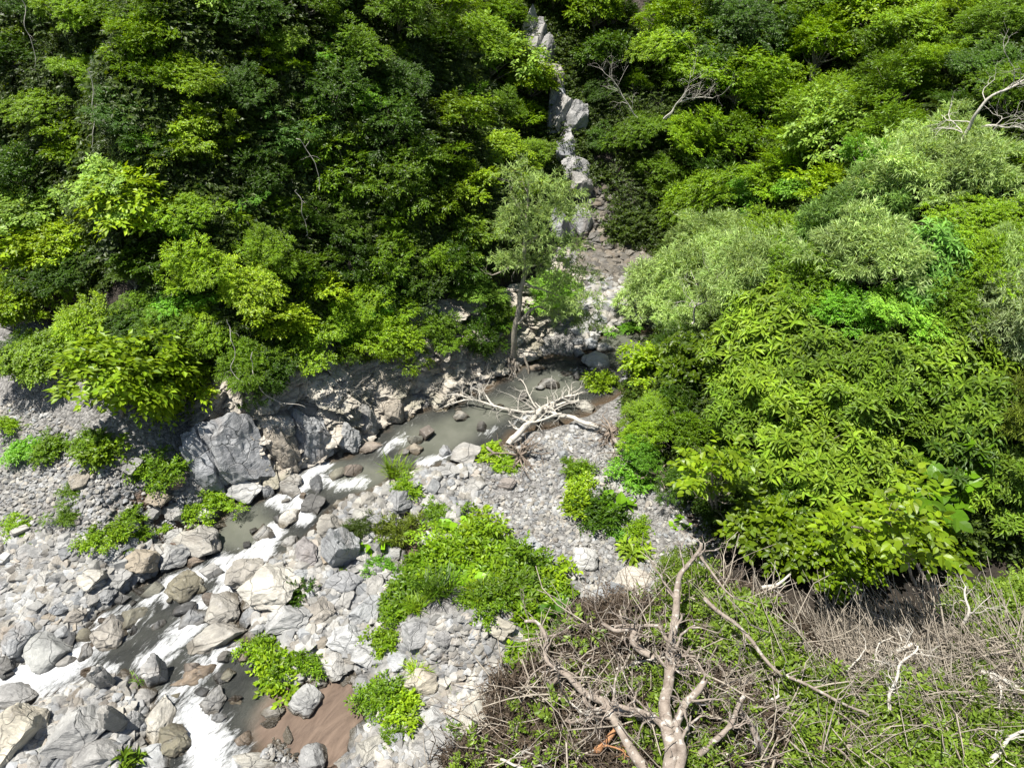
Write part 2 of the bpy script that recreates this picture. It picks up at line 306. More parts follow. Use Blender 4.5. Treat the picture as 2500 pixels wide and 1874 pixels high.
def water_material():
    m, nt, out = new_mat('river_water'); b = NB(nt); pos = b.n('ShaderNodeNewGeometry').outputs['Position']
    fl = b.n('ShaderNodeVectorMath', {0: b.n('ShaderNodeVectorRotate', {'Vector': pos, 'Angle': math.radians(-58)}, rotation_type='Z_AXIS').outputs[0], 1: (0.5, 1.5, 1.0)}, operation='MULTIPLY').outputs[0]
    foam = b.n('ShaderNodeAttribute', attribute_name='foam').outputs['Fac']; calm = b.n('ShaderNodeAttribute', attribute_name='calm').outputs['Fac']
    brown = b.n('ShaderNodeAttribute', attribute_name='brown').outputs['Fac']; depth = b.n('ShaderNodeAttribute', attribute_name='depth').outputs['Fac']
    n1 = b.noise(fl, 2.4, 7, 0.72, 1.0); n2 = b.noise(fl, 9.0, 6, 0.7, 0.8); n3 = b.noise(pos, 1.3, 4)
    f = b.math('ADD', foam, b.math('MULTIPLY_ADD', n1, 2.4, -1.2)); f = b.math('ADD', f, b.math('MULTIPLY_ADD', n2, 1.3, -0.65))
    mask = b.mapr(f, 0.45, 1.05, 0, 1); mask = b.math('MULTIPLY', mask, b.mapr(foam, 0.02, 0.16, 0, 1))
    col0 = b.ramp(n3, [(0.35, (0.030, 0.032, 0.031)), (0.65, (0.062, 0.064, 0.056))])
    colc = b.ramp(n3, [(0.35, (0.085, 0.090, 0.072)), (0.65, (0.125, 0.128, 0.105))])
    c = b.mix(calm, col0, colc)
    shal = b.mapr(b.math('ADD', depth, b.math('MULTIPLY_ADD', n3, 0.2, -0.1)), 0.02, 0.22, 0.75, 0.0); c = b.mix(shal, c, (0.11, 0.075, 0.045, 1))
    c = b.mix(brown, c, b.ramp(n1, [(0.35, (0.085, 0.062, 0.048)), (0.65, (0.17, 0.125, 0.095))])); nf = b.noise(fl, 22.0, 5, 0.7, 0.6); c = b.mix(mask, c, b.ramp(nf, [(0.35, (0.40, 0.42, 0.43)), (0.58, (0.80, 0.81, 0.81))]))
    bs = b.mapr(calm, 0, 1, 0.75, 0.2)
    bump = b.n('ShaderNodeBump', {'Height': b.math('ADD', b.math('ADD', n1, b.math('MULTIPLY', n2, 0.6)), b.math('MULTIPLY', nf, 0.35)), 'Strength': bs, 'Distance': 0.13})
    p = b.n('ShaderNodeBsdfPrincipled', {'Base Color': c, 'Roughness': b.math('MAXIMUM', b.mapr(mask, 0, 1, 0.14, 0.7), b.math('MULTIPLY', brown, 0.45)), 'IOR': 1.33, 'Specular IOR Level': b.math('MULTIPLY_ADD', brown, -0.35, 0.5), 'Normal': bump.outputs[0]})
    nt.links.new(p.outputs[0], out.inputs[0]); return m

# ------------------------------------------------------------ ground sheet
nx, ny = len(gx), len(gy)
ii = (np.arange(ny-1)[:, None]*nx+np.arange(nx-1)[None, :]); Q = np.stack([ii, ii+1, ii+nx+1, ii+nx], -1).reshape(-1, 4)
dL_, _ = polydist(GX, GY, LEFT); dR_, _ = polydist(GX, GY, RIGHT); dL_ = -dL_
slope = np.clip(np.maximum(sstep(0.2, 1.2, dL_), sstep(0.0, 1.5, dR_)), 0, 1)
bu, bv, _ = project(np.stack([GX.ravel(), GY.ravel(), GZ.ravel()], -1)); BRUSH = [(1065, 1500), (1150, 1400), (1195, 1300), (1300, 1275), (1420, 1310), (1500, 1230), (1600, 1230), (1700, 1300), (1900, 1290), (2260, 1270), (2260, 1800), (900, 1800), (1060, 1640)]
slope = np.maximum(slope, sstep(3.4, 4.4, GX)*sstep(12.5, 11.5, GY))  # dark soil colour laid over the hollow floor in place of tree shade
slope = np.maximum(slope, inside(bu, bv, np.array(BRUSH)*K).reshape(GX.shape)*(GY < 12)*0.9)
scree = sstep(24.5, 26, GY)*(np.maximum(dL_, dR_) < 0.6)*sstep(44, 34, GY); slope = slope*(1-0)
mud = np.zeros(GX.shape)
for w in BROWN: mud = np.maximum(mud, sstep(0.45, 0.0, np.where(inside(GX, GY, w), -1, 1)*np.abs(polydist(GX, GY, w+[w[0]])[0])))
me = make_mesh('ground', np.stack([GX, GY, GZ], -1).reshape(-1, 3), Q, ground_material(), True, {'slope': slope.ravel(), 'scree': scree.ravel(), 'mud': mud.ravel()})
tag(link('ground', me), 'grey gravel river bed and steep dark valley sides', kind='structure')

# ------------------------------------------------------------ river
def pxline(pts): return [tuple(on_floor(p[0]*K, p[1]*K)[:2]) for p in pts]
FOAM = [([(1190, 893), (1120, 905), (1045, 938)], 0.28, 0.50), ([(1300, 800), (1230, 800)], 0.35, 0.45), ([(1350, 820), (1290, 850)], 0.3, 0.5),
        ([(870, 945), (835, 975)], 0.35, 0.75), ([(965, 985), (905, 998)], 0.22, 0.9), ([(905, 998), (930, 1003)], 0.2, 0.9), ([(960, 950), (880, 950)], 0.3, 0.2),
        ([(780, 1040), (720, 1050), (690, 1035), (620, 1075)], 0.33, 0.85), ([(700, 1010), (660, 1035), (640, 1095), (660, 1120)], 0.32, 1.05), ([(590, 1080), (640, 1110)], 0.25, 0.9),
        ([(590, 1150), (560, 1200), (470, 1230), (380, 1262)], 0.42, 1.0), ([(480, 1215), (500, 1260), (480, 1300)], 0.42, 1.0), ([(490, 1290), (430, 1310), (400, 1360), (370, 1400), (330, 1425)], 0.42, 1.0),
        ([(350, 1290), (290, 1320), (230, 1345), (200, 1380)], 0.36, 0.75), ([(300, 1340), (240, 1380), (200, 1410), (150, 1450)], 0.40, 0.72), ([(150, 1440), (80, 1470), (0, 1490), (-60, 1510)], 0.55, 1.15), ([(60, 1455), (-40, 1480)], 0.5, 1.1),
        ([(500, 1395), (440, 1440), (400, 1480), (360, 1510)], 0.36, 0.95), ([(240, 1440), (180, 1470), (90, 1510)], 0.3, 0.7), ([(420, 1545), (440, 1590), (450, 1660), (450, 1740)], 0.52, 1.15), ([(470, 1600), (490, 1680)], 0.45, 0.9),
        ([(640, 1110), (610, 1150), (570, 1190)], 0.35, 0.25), ([(370, 1500), (380, 1520)], 0.3, 0.5)]
wx = np.arange(-17, 8, 0.085); wy = np.arange(5.5, 27.5, 0.085); WX, WY = np.meshgrid(wx, wy)
sdm = np.full(WX.shape, 9.0); isw = np.zeros(WX.shape, bool); brown = np.zeros(WX.shape)
for k, w in enumerate(WATER+BROWN):
    ins = inside(WX, WY, w); d = np.where(ins, -1, 1)*np.abs(polydist(WX, WY, w+[w[0]])[0])-0.27+0.13*fbm(xy3(WX, WY, 7.0), 3, 1.6); sdm = np.minimum(sdm, d)
    if k >= 1: brown = np.maximum(brown, sstep(0.3, -0.1, d))
fm = np.zeros(WX.shape)
for pl, w, a in FOAM:
    d, _ = polydist(WX, WY, pxline(pl)); fm = np.maximum(fm, a*1.03*np.exp(-(d/(w*.88))**2))
calmp = [W(p) for p in ([(860, 935), (1000, 885), (1090, 850), (1150, 870), (1060, 920), (950, 990), (880, 985), (850, 955)], [(700, 1000), (880, 1000), (880, 1030), (790, 1060), (720, 1060)], [(1300, 710), (1450, 710), (1390, 780), (1290, 790)], [(1110, 830), (1200, 800), (1290, 820), (1180, 880)], [(440, 1180), (480, 1120), (560, 1090), (600, 1130), (560, 1190)])]
calm = np.zeros(WX.shape)
for w in calmp: calm = np.maximum(calm, sstep(0.35, -0.35, np.where(inside(WX, WY, w), -1, 1)*np.abs(polydist(WX, WY, w+[w[0]])[0])))
calm = np.maximum(calm, brown)
lvl = floor_z(WY)
wz = lvl+0.005-0.03*calm+(1-calm*0.9)*(0.035*fbm(xy3(WX, WY), 3, 1.6)+0.025*fbm(xy3(WX*1.0, WY*1.0, 4), 3, 4.0))+0.09*np.clip(fm, 0, 1)*(0.6+0.8*fbm(xy3(WX, WY, 2), 3, 3.0))
depth = np.clip(wz-ground(WX, WY), -0.2, 1.0)
keep = sdm < 0.7
mi = (np.arange(len(wy)-1)[:, None]*len(wx)+np.arange(len(wx)-1)[None, :]); kq = (keep[:-1, :-1] | keep[1:, 1:] | keep[:-1, 1:] | keep[1:, :-1]).ravel()
Qw = np.stack([mi, mi+1, mi+len(wx)+1, mi+len(wx)], -1).reshape(-1, 4)[kq]
used = np.unique(Qw); remap = np.full(WX.size, -1); remap[used] = np.arange(len(used))
me = make_mesh('river', np.stack([WX, WY, wz], -1).reshape(-1, 3)[used], remap[Qw], water_material(), True, {k: a.ravel()[used] for k, a in (('foam', fm), ('calm', calm), ('brown', brown), ('depth', depth))})
tag(link('river', me), 'murky grey green stream with white rapids between the boulders', kind='structure')

# ------------------------------------------------------------ rocks
def ico(sub):
    import bmesh
    bm = bmesh.new(); bmesh.ops.create_icosphere(bm, subdivisions=sub, radius=1.0)
    V = np.array([v.co[:] for v in bm.verts]); Fc = np.array([[v.index for v in f.verts] for f in bm.faces]); bm.free(); return V, Fc
ICO = {k: ico(k) for k in (1, 2, 3, 4, 5)}
def rock_mesh(name, sub, seed, planes=13, lo=0.5, hi=0.92, rough=0.05, mat=M_ROCK, dims=(1, 1, 1), strata=0.0):
    r = np.random.default_rng(seed); V, Fc = ICO[sub]; V = V.copy()*1.05
    base = nrm(r.normal(size=(3, 3))); base = np.linalg.qr(base)[0]
    N = np.concatenate([base, -base, nrm(r.normal(size=(planes, 3)))]); Dd = np.concatenate([r.uniform(lo, hi, 6), r.uniform(lo+0.18, hi+0.06, planes)])
    for it in range(2):
        for n, d in zip(N, Dd):
            k = V@n-d; m = k > 0; V[m] -= k[m, None]*n*0.97
    nn = nrm(V); off = seed*3.17
    V = V+nn*(rough*fbm(V+off, 3, 2.2)[:, None]+rough*0.4*fbm(V+off, 2, 7.0)[:, None])
    if strata:
        q = V@base[0]; V = V+nn*(strata*(np.abs(((q*4+0.6*vnoise(V*2+off)) % 1)-0.5)-0.25))[:, None]
    V = V*np.array(dims); V -= (V.max(0)+V.min(0))/2; V /= (V.max(0)-V.min(0)).max()
    me = make_mesh(name, V, Fc, mat, False)
    return me
def img_size(u, v):
    P, t = hit(u, v); return P, t
BIGROCK = [rock_mesh('boulder', 4, 100+k, 18, 0.5, 0.9, 0.10, strata=0.05 if k % 2 else 0.0) for k in range(12)]
SLAB = [rock_mesh('slab', 4, 200+k, 14, 0.45, 0.85, 0.09, strata=0.08) for k in range(5)]
SMALL = [rock_mesh('stone', 2, 300+k, 10, 0.4, 0.9, 0.04) for k in range(10)]
TINTS = {'grey': (1, 1, 1), 'pale': (1.22, 1.23, 1.23), 'white': (1.55, 1.55, 1.53), 'dark': (0.33, 0.33, 0.33), 'tan': (1.05, 0.95, 0.82), 'brown': (0.66, 0.54, 0.44), 'pink': (0.98, 0.87, 0.81), 'cream': (1.38, 1.35, 1.24), 'olive': (0.62, 0.60, 0.48), 'bluish': (0.95, 0.96, 0.99)}
NOROCK = []
def add_rock(u, v, w, h, ang, tint, label, name='boulder', sink=0.22, mesh=None, group=None, cat='boulder', lift=0.0):
    """a boulder whose picture is about w x h pixels, its long side turned by ang degrees in the picture"""
    P, t = hit(u, v+h*0.25); dist = t; s = dist/F
    W_ = w*s; foreshort = 0.75; H_ = h*s/foreshort
    k = int(abs(u*7.3+v*3.1)) ; me_ = mesh or (SLAB[k % 5] if max(W_/H_, H_/W_) > 1.75 else BIGROCK[k % 12])
    o = link(name, me_)
    a, c = W_, H_
    thick = min(a, c)*random.uniform(0.62, 0.8)
    if h > 1.25*w and ang == 0: thick = c*0.8; c = a*0.8
    ext = np.array([v_.co[:] for v_ in me_.vertices]); ext = ext.max(0)-ext.min(0)
    o.scale = (a*1.12/ext[0], c*1.12/ext[1], thick*1.15/ext[2])
    o.rotation_euler = (random.uniform(-.15, .15), random.uniform(-.15, .15), math.radians(ang*1.15))
    gz = float(ground(P[0], P[1])); o.location = (P[0], P[1], max(gz, floor_z(P[1])-0.08)+thick*(0.5-sink)+lift)
    o.color = (*TINTS[tint], 1); tag(o, label, cat, group); NOROCK.append((P[0], P[1], max(a, c)*0.45)); return o
HERO = [
 (330,1136,41,50,0,'grey','upright grey boulder at the foot of the leafy shrub below the cliff'),
 (360,1177,41,28,0,'tan','small tan boulder left of the dark one at the cliff foot'),
 (435,1177,46,36,0,'brown','dark brown boulder against the left foot of the rock buttress'),
 (390,1211,53,49,20,'tan','angular tan boulder below the dark brown one, rusty on top'),
 (195,1173,52,36,10,'tan','flat brownish slab lying alone on the left gravel slope'),
 (600,1197,80,50,0,'pale','pale wide boulder at the foot of the smooth buttress'),
 (657,1207,34,46,0,'grey','narrow grey rock upright between pale boulder and the chute'),
 (708,1190,72,50,-5,'grey','flat topped grey boulder on the left of the bright chute'),
 (376,1252,38,30,0,'bluish','blue grey rock left of the white one by the herb patch'),
 (427,1246,46,42,30,'pale','pale angular boulder at the left edge of the low herb patch'),
 (503,1250,38,34,0,'white','whitish round rock on the lower edge of the herb patch'),
 (425,1301,38,46,0,'pale','pale upright rock above the largest boulder of the left bank'),
 (488,1321,108,62,-8,'grey','largest grey boulder of the left bank, jutting into the stream'),
 (431,1356,74,48,20,'pale','pale wedge shaped boulder below the largest one of the left bank'),
 (350,1368,70,60,45,'tan','rusty brown boulder at the bend of the left bank'),
 (320,1352,36,36,0,'pale','small pale rock above the rusty brown boulder of the left bank'),
 (714,1287,46,42,0,'white','whitish rock in the stream below the bright chute'),
 (653,1323,46,38,0,'pale','pale rock standing alone in the stream above the main rapid'),
 (749,1340,58,60,40,'pink','pinkish brown striped rock left of the tallest boulder'),
 (836,1340,84,112,0,'pale','tallest pale boulder in the middle of the rock field'),
 (804,1278,54,54,0,'grey','smooth round grey boulder above the tallest one'),
 (773,1258,58,46,0,'dark','black wet boulder at the lower end of the bright chute'),
 (712,1338,40,28,0,'grey','low grey rock right of the lone pale rock in the stream'),
 (533,1289,50,20,0,'pale','long thin rock at the water edge below the herb patch'),
 (69,1344,42,40,0,'grey','grey rock in the upper left of the left rock bank'),
 (240,1337,50,34,-20,'grey','broad grey rock at the top of the left rock bank'),
 (228,1411,66,48,-10,'white','white topped block with a dark side on the left rock bank'),
 (297,1411,58,46,0,'pale','pale block right of the white topped one on the left bank'),
 (226,1460,46,38,30,'grey','grey block below the white topped one on the left bank'),
 (266,1448,38,36,0,'grey','grey cube like rock at the water edge of the left bank'),
 (189,1496,46,40,0,'grey','grey rock at the lower tip of the left rock bank'),
 (53,1549,62,72,0,'grey','tall grey boulder at the left edge above the dark one'),
 (126,1578,96,92,30,'cream','large cream streaked boulder with a wet foot at the lower left bank'),
 (20,1614,58,48,0,'dark','dark wet boulder at the left edge beside the white water'),
 (464,1452,78,64,0,'olive','dark green grey boulder splitting the rapid in midstream'),
 (506,1435,28,40,30,'dark','dark pointed rock on the right shoulder of the midstream boulder'),
 (407,1433,32,24,0,'dark','small dark rock left of the midstream boulder'),
 (346,1535,72,40,40,'olive','long dark slanting rock in the left rapid'),
 (289,1572,70,60,0,'grey','grey hump shaped boulder in the left rapid'),
 (260,1525,38,18,0,'dark','low dark rock awash in the left rapid'),
 (484,1529,66,42,0,'grey','rounded grey boulder just above the long slab in the rapid'),
 (533,1572,138,48,22,'grey','long grey slab lying slanted across the right side of the rapid'),
 (606,1397,92,78,40,'grey','steep grey boulder tucked behind the largest pale block'),
 (664,1432,130,82,-5,'white','largest whitish block of the right bank, flat topped'),
 (553,1500,74,66,20,'grey','split grey boulder below the largest whitish block'),
 (612,1500,44,46,0,'grey','grey rock right of the split boulder'),
 (708,1505,104,56,0,'pale','pale jagged block below the green bush of the right bank'),
 (785,1490,62,70,0,'tan','tan grey boulder right of the jagged block'),
 (838,1419,92,42,-4,'bluish','dark grey layered slab below the tallest boulder'),
 (912,1420,46,56,0,'grey','grey block at the right end of the layered slab'),
 (850,1456,36,44,0,'pale','small pale pyramid rock under the layered slab'),
 (892,1494,92,46,35,'pale','slanting pale block with a dark underside in the rock field'),
 (854,1556,88,56,-20,'white','white block beside the shallow brown pool path'),
 (895,1590,66,54,0,'white','white block touching the lower side of the slanting one'),
 (584,1586,92,22,8,'grey','thin grey slab along the edge of the dark pool'),
 (395,1652,58,100,0,'grey','tall grey slab standing in the middle of the rapids'),
 (492,1668,104,38,38,'brown','brown wet slab slanting out of the dark pool'),
 (258,1650,58,104,0,'pale','pale ridge shaped boulder on the rocky island'),
 (228,1618,42,38,0,'grey','grey rock above the brown one on the rocky island'),
 (222,1655,30,30,0,'brown','rusty brown stone on the upper edge of the rocky island'),
 (354,1704,58,42,10,'grey','grey rock at the foot of the tall slab on the island'),
 (334,1761,48,64,0,'grey','dark veined upright rock on the right shore of the island'),
 (397,1749,66,80,0,'white','white block at the right tip of the rocky island'),
 (358,1775,28,40,0,'pale','narrow pale rock wedged between two blocks of the island'),
 (203,1769,116,100,-10,'pale','great cracked pale boulder in the centre of the island'),
 (291,1752,50,120,0,'grey','striped grey slab leaning beside the cracked boulder'),
 (45,1780,128,100,-15,'cream','great yellowish boulder in the bottom left corner'),
 (53,1716,104,52,0,'grey','flat grey boulder above the great yellowish one'),
 (240,1836,104,54,0,'grey','low grey boulder below the cracked boulder of the island'),
 (378,1850,112,48,0,'pale','pale low boulder at the bottom beside the broad leaved plant'),
 (440,1828,62,58,35,'olive','olive dark boulder in the pool above the lowest rapid'),
 (533,1737,62,56,0,'grey','grey domed rock standing alone in the dark pool'),
 (586,1741,28,26,0,'white','small white rock right of the domed rock in the pool'),
 (753,1720,72,56,0,'pale','pale boulder at the upper edge of the brown sand flat'),
 (671,1751,54,28,5,'grey','smooth oval grey slab left of the brown sand flat'),
 (659,1777,46,22,0,'grey','flat slab right below the oval one by the sand flat'),
 (765,1846,62,54,0,'grey','grey rock at the lower end of the brown sand flat'),
 (626,1862,108,32,0,'pale','long pale rock on the bottom edge of the picture'),
 (708,1797,24,36,20,'grey','small pointed rock on the brown sand flat'),
 (602,1830,52,34,0,'brown','brown wet rock below the flat slabs'),
 (777,1667,46,28,0,'grey','grey rock on the gravel above the brown sand flat'),
 (818,1623,74,42,-30,'pale','pale slanting block above the gravel by the sand flat'),
 (903,1106,82,26,10,'pink','long pinkish slab at the foot of the cliff in the pool'),
 (1015,1123,38,24,0,'tan','small tan block between the two pools'),
 (1137,1117,72,54,0,'grey','square grey boulder with a dark right side below the pool'),
 (1090,1124,30,40,0,'pale','narrow pale rock against the left of the square boulder'),
 (1097,1151,82,24,0,'pale','flat pale slab below the square boulder'),
 (1127,1038,38,22,0,'grey','small flat rock in the middle of the upper pool'),
 (1118,1018,22,12,0,'tan','little tan stone above the flat rock of the upper pool'),
 (977,1216,58,50,30,'grey','grey boulder leaning right of the reedy plant'),
 (1060,1231,58,36,0,'pale','pale oval boulder above the brown side channel'),
 (1013,1261,46,32,0,'grey','grey slab on the left edge of the brown side channel'),
 (887,1257,50,32,0,'cream','cream coloured boulder left of the feathery herb'),
 (903,1216,42,36,0,'grey','grey rock behind the cream coloured boulder'),
 (1164,1188,56,22,15,'grey','tilted smooth grey slab on the middle gravel bank'),
 (1237,1180,46,22,0,'pink','pinkish flat rock on the middle gravel bank'),
 (1050,1314,42,36,0,'white','white rock above the big green patch'),
 (1091,1322,62,44,0,'grey','grey block right of the white rock above the green patch'),
 (1286,1334,68,44,0,'white','whitish boulder on the right of the big green patch'),
 (1327,1359,34,18,0,'pale','small pale stone below the whitish boulder'),
 (1424,1363,74,48,20,'white','white slab left of the fern like plant'),
 (1453,899,70,44,0,'pale','pale round boulder between the two upper pools'),
 (1473,868,46,26,0,'pale','small pale boulder on top of the round one by the upper pool'),
 (1428,998,42,30,0,'cream','cream boulder under the root end of the fallen tree'),
 (1335,956,46,26,30,'grey','grey rock in the stream above the fallen tree'),
 (1384,935,38,16,0,'grey','flat grey rock right of the one above the fallen tree'),
 (1310,915,62,16,5,'pink','long flat rock at the shore under the pale trunked tree'),
 (1559,1119,30,24,0,'pale','pale rock high on the right bank beside the roots'),
 (1534,1135,28,22,0,'pale','smaller rock left below the pale one beside the roots'),
 (1490,818,44,24,0,'white','whitish rock at the left head of the uppermost pool'),
 (1530,806,40,20,0,'white','whitish rock in the middle of the dam of the uppermost pool'),
 (1440,842,36,26,0,'pale','pale rock at the left shore of the uppermost pool'),
 (1018,1538,78,64,0,'grey','grey boulder carrying the left half of the rubble heap'),
 (1216,1531,78,44,-10,'cream','tan topped boulder on the right shoulder of the rubble heap'),
 (1082,1553,48,36,0,'bluish','blue grey rock in the centre of the rubble heap'),
 (974,1611,60,40,35,'white','white slanting rock left below the rubble heap'),
 (890,1668,48,48,0,'grey','grey boulder left of the lower green bush'),
 (1031,1662,78,52,25,'cream','cream white boulder right of the lower green bush'),
 (1165,1742,84,96,0,'cream','great pale yellow upright boulder at the edge of the dead brush'),
 (1060,1752,66,42,0,'white','white boulder left of the great pale yellow one'),
 (945,1734,48,38,0,'white','white rock left of the lower green bush foot'),
 (908,1822,98,44,38,'cream','long cream boulder slanting at the bottom of the picture'),
 (880,1785,48,46,0,'pale','pale boulder above the long cream one'),
 (1068,1821,104,56,0,'grey','wide grey boulder at the bottom right of the rock field'),
 (847,1857,56,28,0,'pale','pale rock in the bottom edge left of the long cream one'),
 (1205,1700,52,46,0,'grey','grey rock behind the great pale yellow boulder'),
 (1330,1785,56,40,0,'pale','pale rock half buried in the dead brush'),
 (1600,1430,64,44,0,'pale','pale round boulder at the right end of the rock bank'),
 (1545,1418,92,56,-15,'white','wide whitish boulder above the dead brush'),
 (1490,1440,66,40,10,'pale','pale slab left of the wide whitish boulder'),
]
for h_ in HERO: add_rock(*h_)
BUTT = [(484,1112,96,190,-12,'bluish','leftmost smooth grey buttress slab under the overhanging shrub'),
 (566,1102,150,190,-14,'bluish','widest smooth buttress slab with a vertical crack'),
 (634,1030,90,170,-8,'grey','tallest buttress slab, rising behind the widest one'),
 (680,1110,80,140,-18,'tan','brownish buttress slab right of the widest one'),
 (748,1080,96,140,-15,'grey','grey pointed buttress slab above the bright chute'),
 (834,1092,74,76,0,'pale','rounded buttress block above the pinkish slab'),
 (885,1055,56,90,0,'grey','square buttress block right of the rounded one'),
 (955,1040,50,60,0,'tan','last low buttress block left of the layered cliff')]
for k, (u, v, w, h, lean, tint, lb) in enumerate(BUTT):
    P, t = hit(u, v+h*0.38); s = t/F; me_ = rock_mesh('buttress', 5, 420+k, 14, 0.5, 0.88, 0.12, strata=0.07)
    o = link('rock_buttress', me_); ext = np.array([q.co[:] for q in me_.vertices]); ext = ext.max(0)-ext.min(0)
    hh = h*s*1.12; o.scale = (w*s*1.0/ext[0], w*s*0.8/ext[1], hh/ext[2]); o.rotation_euler = (math.radians(-14), math.radians(lean), 0.25)
    b0 = floor_z(P[1]); o.location = (P[0]+0.1, P[1]+0.35, b0+hh*0.42); o.color = (*[c*1.05 for c in TINTS[tint]], 1); tag(o, lb, 'rock slab', 'smooth rock buttresses along the cliff foot')

# layered cliff wall above the stream
def cliff_wall():
    pl = np.array([p for p in LEFT if p[0] > -14.6][:14]); seg = np.linalg.norm(np.diff(pl, axis=0), axis=1); cum = np.concatenate([[0], np.cumsum(seg)]); L = cum[-1]
    s = np.arange(0, L, 0.055); hts = np.arange(-0.45, 3.3, 0.05); S, Hh = np.meshgrid(s, hts)
    cx = np.interp(s, cum, pl[:, 0]); cy = np.interp(s, cum, pl[:, 1])
    for _ in range(60):
        cx[1:-1] = cx[1:-1]*.5+.25*(cx[:-2]+cx[2:]); cy[1:-1] = cy[1:-1]*.5+.25*(cy[:-2]+cy[2:])
    tx = np.gradient(cx); ty = np.gradient(cy); l = np.hypot(tx, ty); nxn = -ty/l; nyn = tx/l      # pointing into the cliff
    th = math.radians(14); R_ = np.array([[math.cos(th), -math.sin(th)], [math.sin(th), math.cos(th)]])
    disp = np.zeros(S.shape)
    P2 = np.stack([S.ravel(), Hh.ravel()], -1); P2 = P2+0.10*np.stack([vnoise(np.c_[P2*2.5, np.zeros(len(P2))]), vnoise(np.c_[P2*2.5, np.ones(len(P2))*5])], -1)
    for (cell, asp, amp, tilt, cw) in ((1.1, 0.9, 0.22, 0.28, 0.055), (0.42, 0.30, 0.13, 0.34, 0.035), (0.16, 0.5, 0.025, 0.2, 0.0)):
        q = P2@R_; q = q*np.array([1.0, 1/asp])/cell
        i0 = np.floor(q).astype(int); d1 = np.full(len(q), 9.0); d2 = d1.copy(); off = np.zeros(len(q))
        for a in (-1, 0, 1):
            for b in (-1, 0, 1):
                c = i0+np.array([a, b]); ca, cb = c[:, 0] % 64, c[:, 1] % 64
                sx = c[:, 0]+_lat[ca, cb, 1]; sy = c[:, 1]+_lat[ca, cb, 2]; dx = q[:, 0]-sx; dy = q[:, 1]-sy; d = np.hypot(dx, dy)
                val = amp*(_lat[ca, cb, 3]-0.5)*2+tilt*cell*((_lat[ca, cb, 4]-0.5)*2*dx+(_lat[ca, cb, 5]-0.8)*2*dy*asp)
                m = d < d1; d2 = np.where(m, d1, np.minimum(d2, d)); off = np.where(m, val, off); d1 = np.where(m, d, d1)
        disp += (off-cw*sstep(0.14, 0.0, d2-d1)).reshape(S.shape)
    hmax = 1.35+1.2*np.exp(-((cx+1.8)/2.4)**2)+1.3*np.exp(-((cx+6.2)/1.9)**2)+0.3*fbm(xy3(cx, cy), 2, 0.7)
    Hs = np.where(Hh < 0, Hh, Hh/3.3*hmax[None, :]); back = 0.05+0.50*Hs+0.35*sstep(0.75, 1.0, Hh/3.3)*(Hs-0.7*hmax[None, :])*2
    X = cx[None, :]+nxn[None, :]*(back-disp); Y = cy[None, :]+nyn[None, :]*(back-disp); Z = floor_z(Y)+Hs+0.1*disp+0.05
    n = S.shape[1]; i = (np.arange(S.shape[0]-1)[:, None]*n+np.arange(n-1)[None, :]); q = np.stack([i, i+1, i+n+1, i+n], -1).reshape(-1, 4)
    return make_mesh('rock_cliff', np.stack([X, Y, Z], -1).reshape(-1, 3), q, M_CLIFF, False)
tag(link('rock_cliff', cliff_wall()), 'fractured layered grey and brown rock wall along the stream', kind='structure')

# rock rib up the edge of the left buttress, and the outcrop on the cliff
RIB = [(1292, 75, 42, 60), (1300, 130, 46, 70), (1330, 150, 40, 60), (1348, 200, 50, 60), (1362, 255, 40, 50), (1370, 290, 60, 60), (1400, 310, 50, 66), (1355, 310, 40, 50), (1378, 380, 50, 44), (1400, 425, 54, 50), (1415, 455, 44, 40), (1310, 95, 40, 50), (1385, 345, 44, 44), (1420, 540, 36, 44), (1370, 560, 44, 56)]
for k, (u, v, w, h) in enumerate(RIB):
    P, t = hit(u, v); s = t/F; o = link('crag', BIGROCK[k % 12]); q = w*s*1.35; o.scale = (q, q*1.1, h*s*2.1); o.rotation_euler = (0.3, random.uniform(-.3, .3), k*1.3)
    o.location = (P[0], P[1]-0.28, P[2]+0.05); o.color = (1.0, 1.0, 1.02, 1)
    tag(o, 'bare grey crag of the rock rib beside the gully, %s from the top' % ORD[sorted(q[1] for q in RIB).index(v)], 'rock', 'bare grey crags of the rib')
for k, (u, v, w, h) in enumerate([(735, 500, 60, 56), (700, 480, 40, 40), (765, 515, 36, 44), (750, 560, 44, 36), (1000, 240, 44, 60), (1010, 300, 40, 50), (690, 560, 40, 44)]):
    P, t = hit(u, v); s = t/F; o = link('crag', BIGROCK[(k+5) % 12]); o.scale = (w*s*1.3, w*s, h*s*1.4); o.rotation_euler = (0, 0.1, k*2.1); o.location = (P[0], P[1]-0.1, P[2]); o.color = (0.7, 0.6, 0.55, 1)
    tag(o, 'grey brown outcrop showing between left cliff shrubs, %s in a cluster' % ['lowest left', 'left', 'right', 'lower right', 'high upper', 'high lower', 'bottom left'][k], 'rock', 'outcrops in the left cliff vegetation')

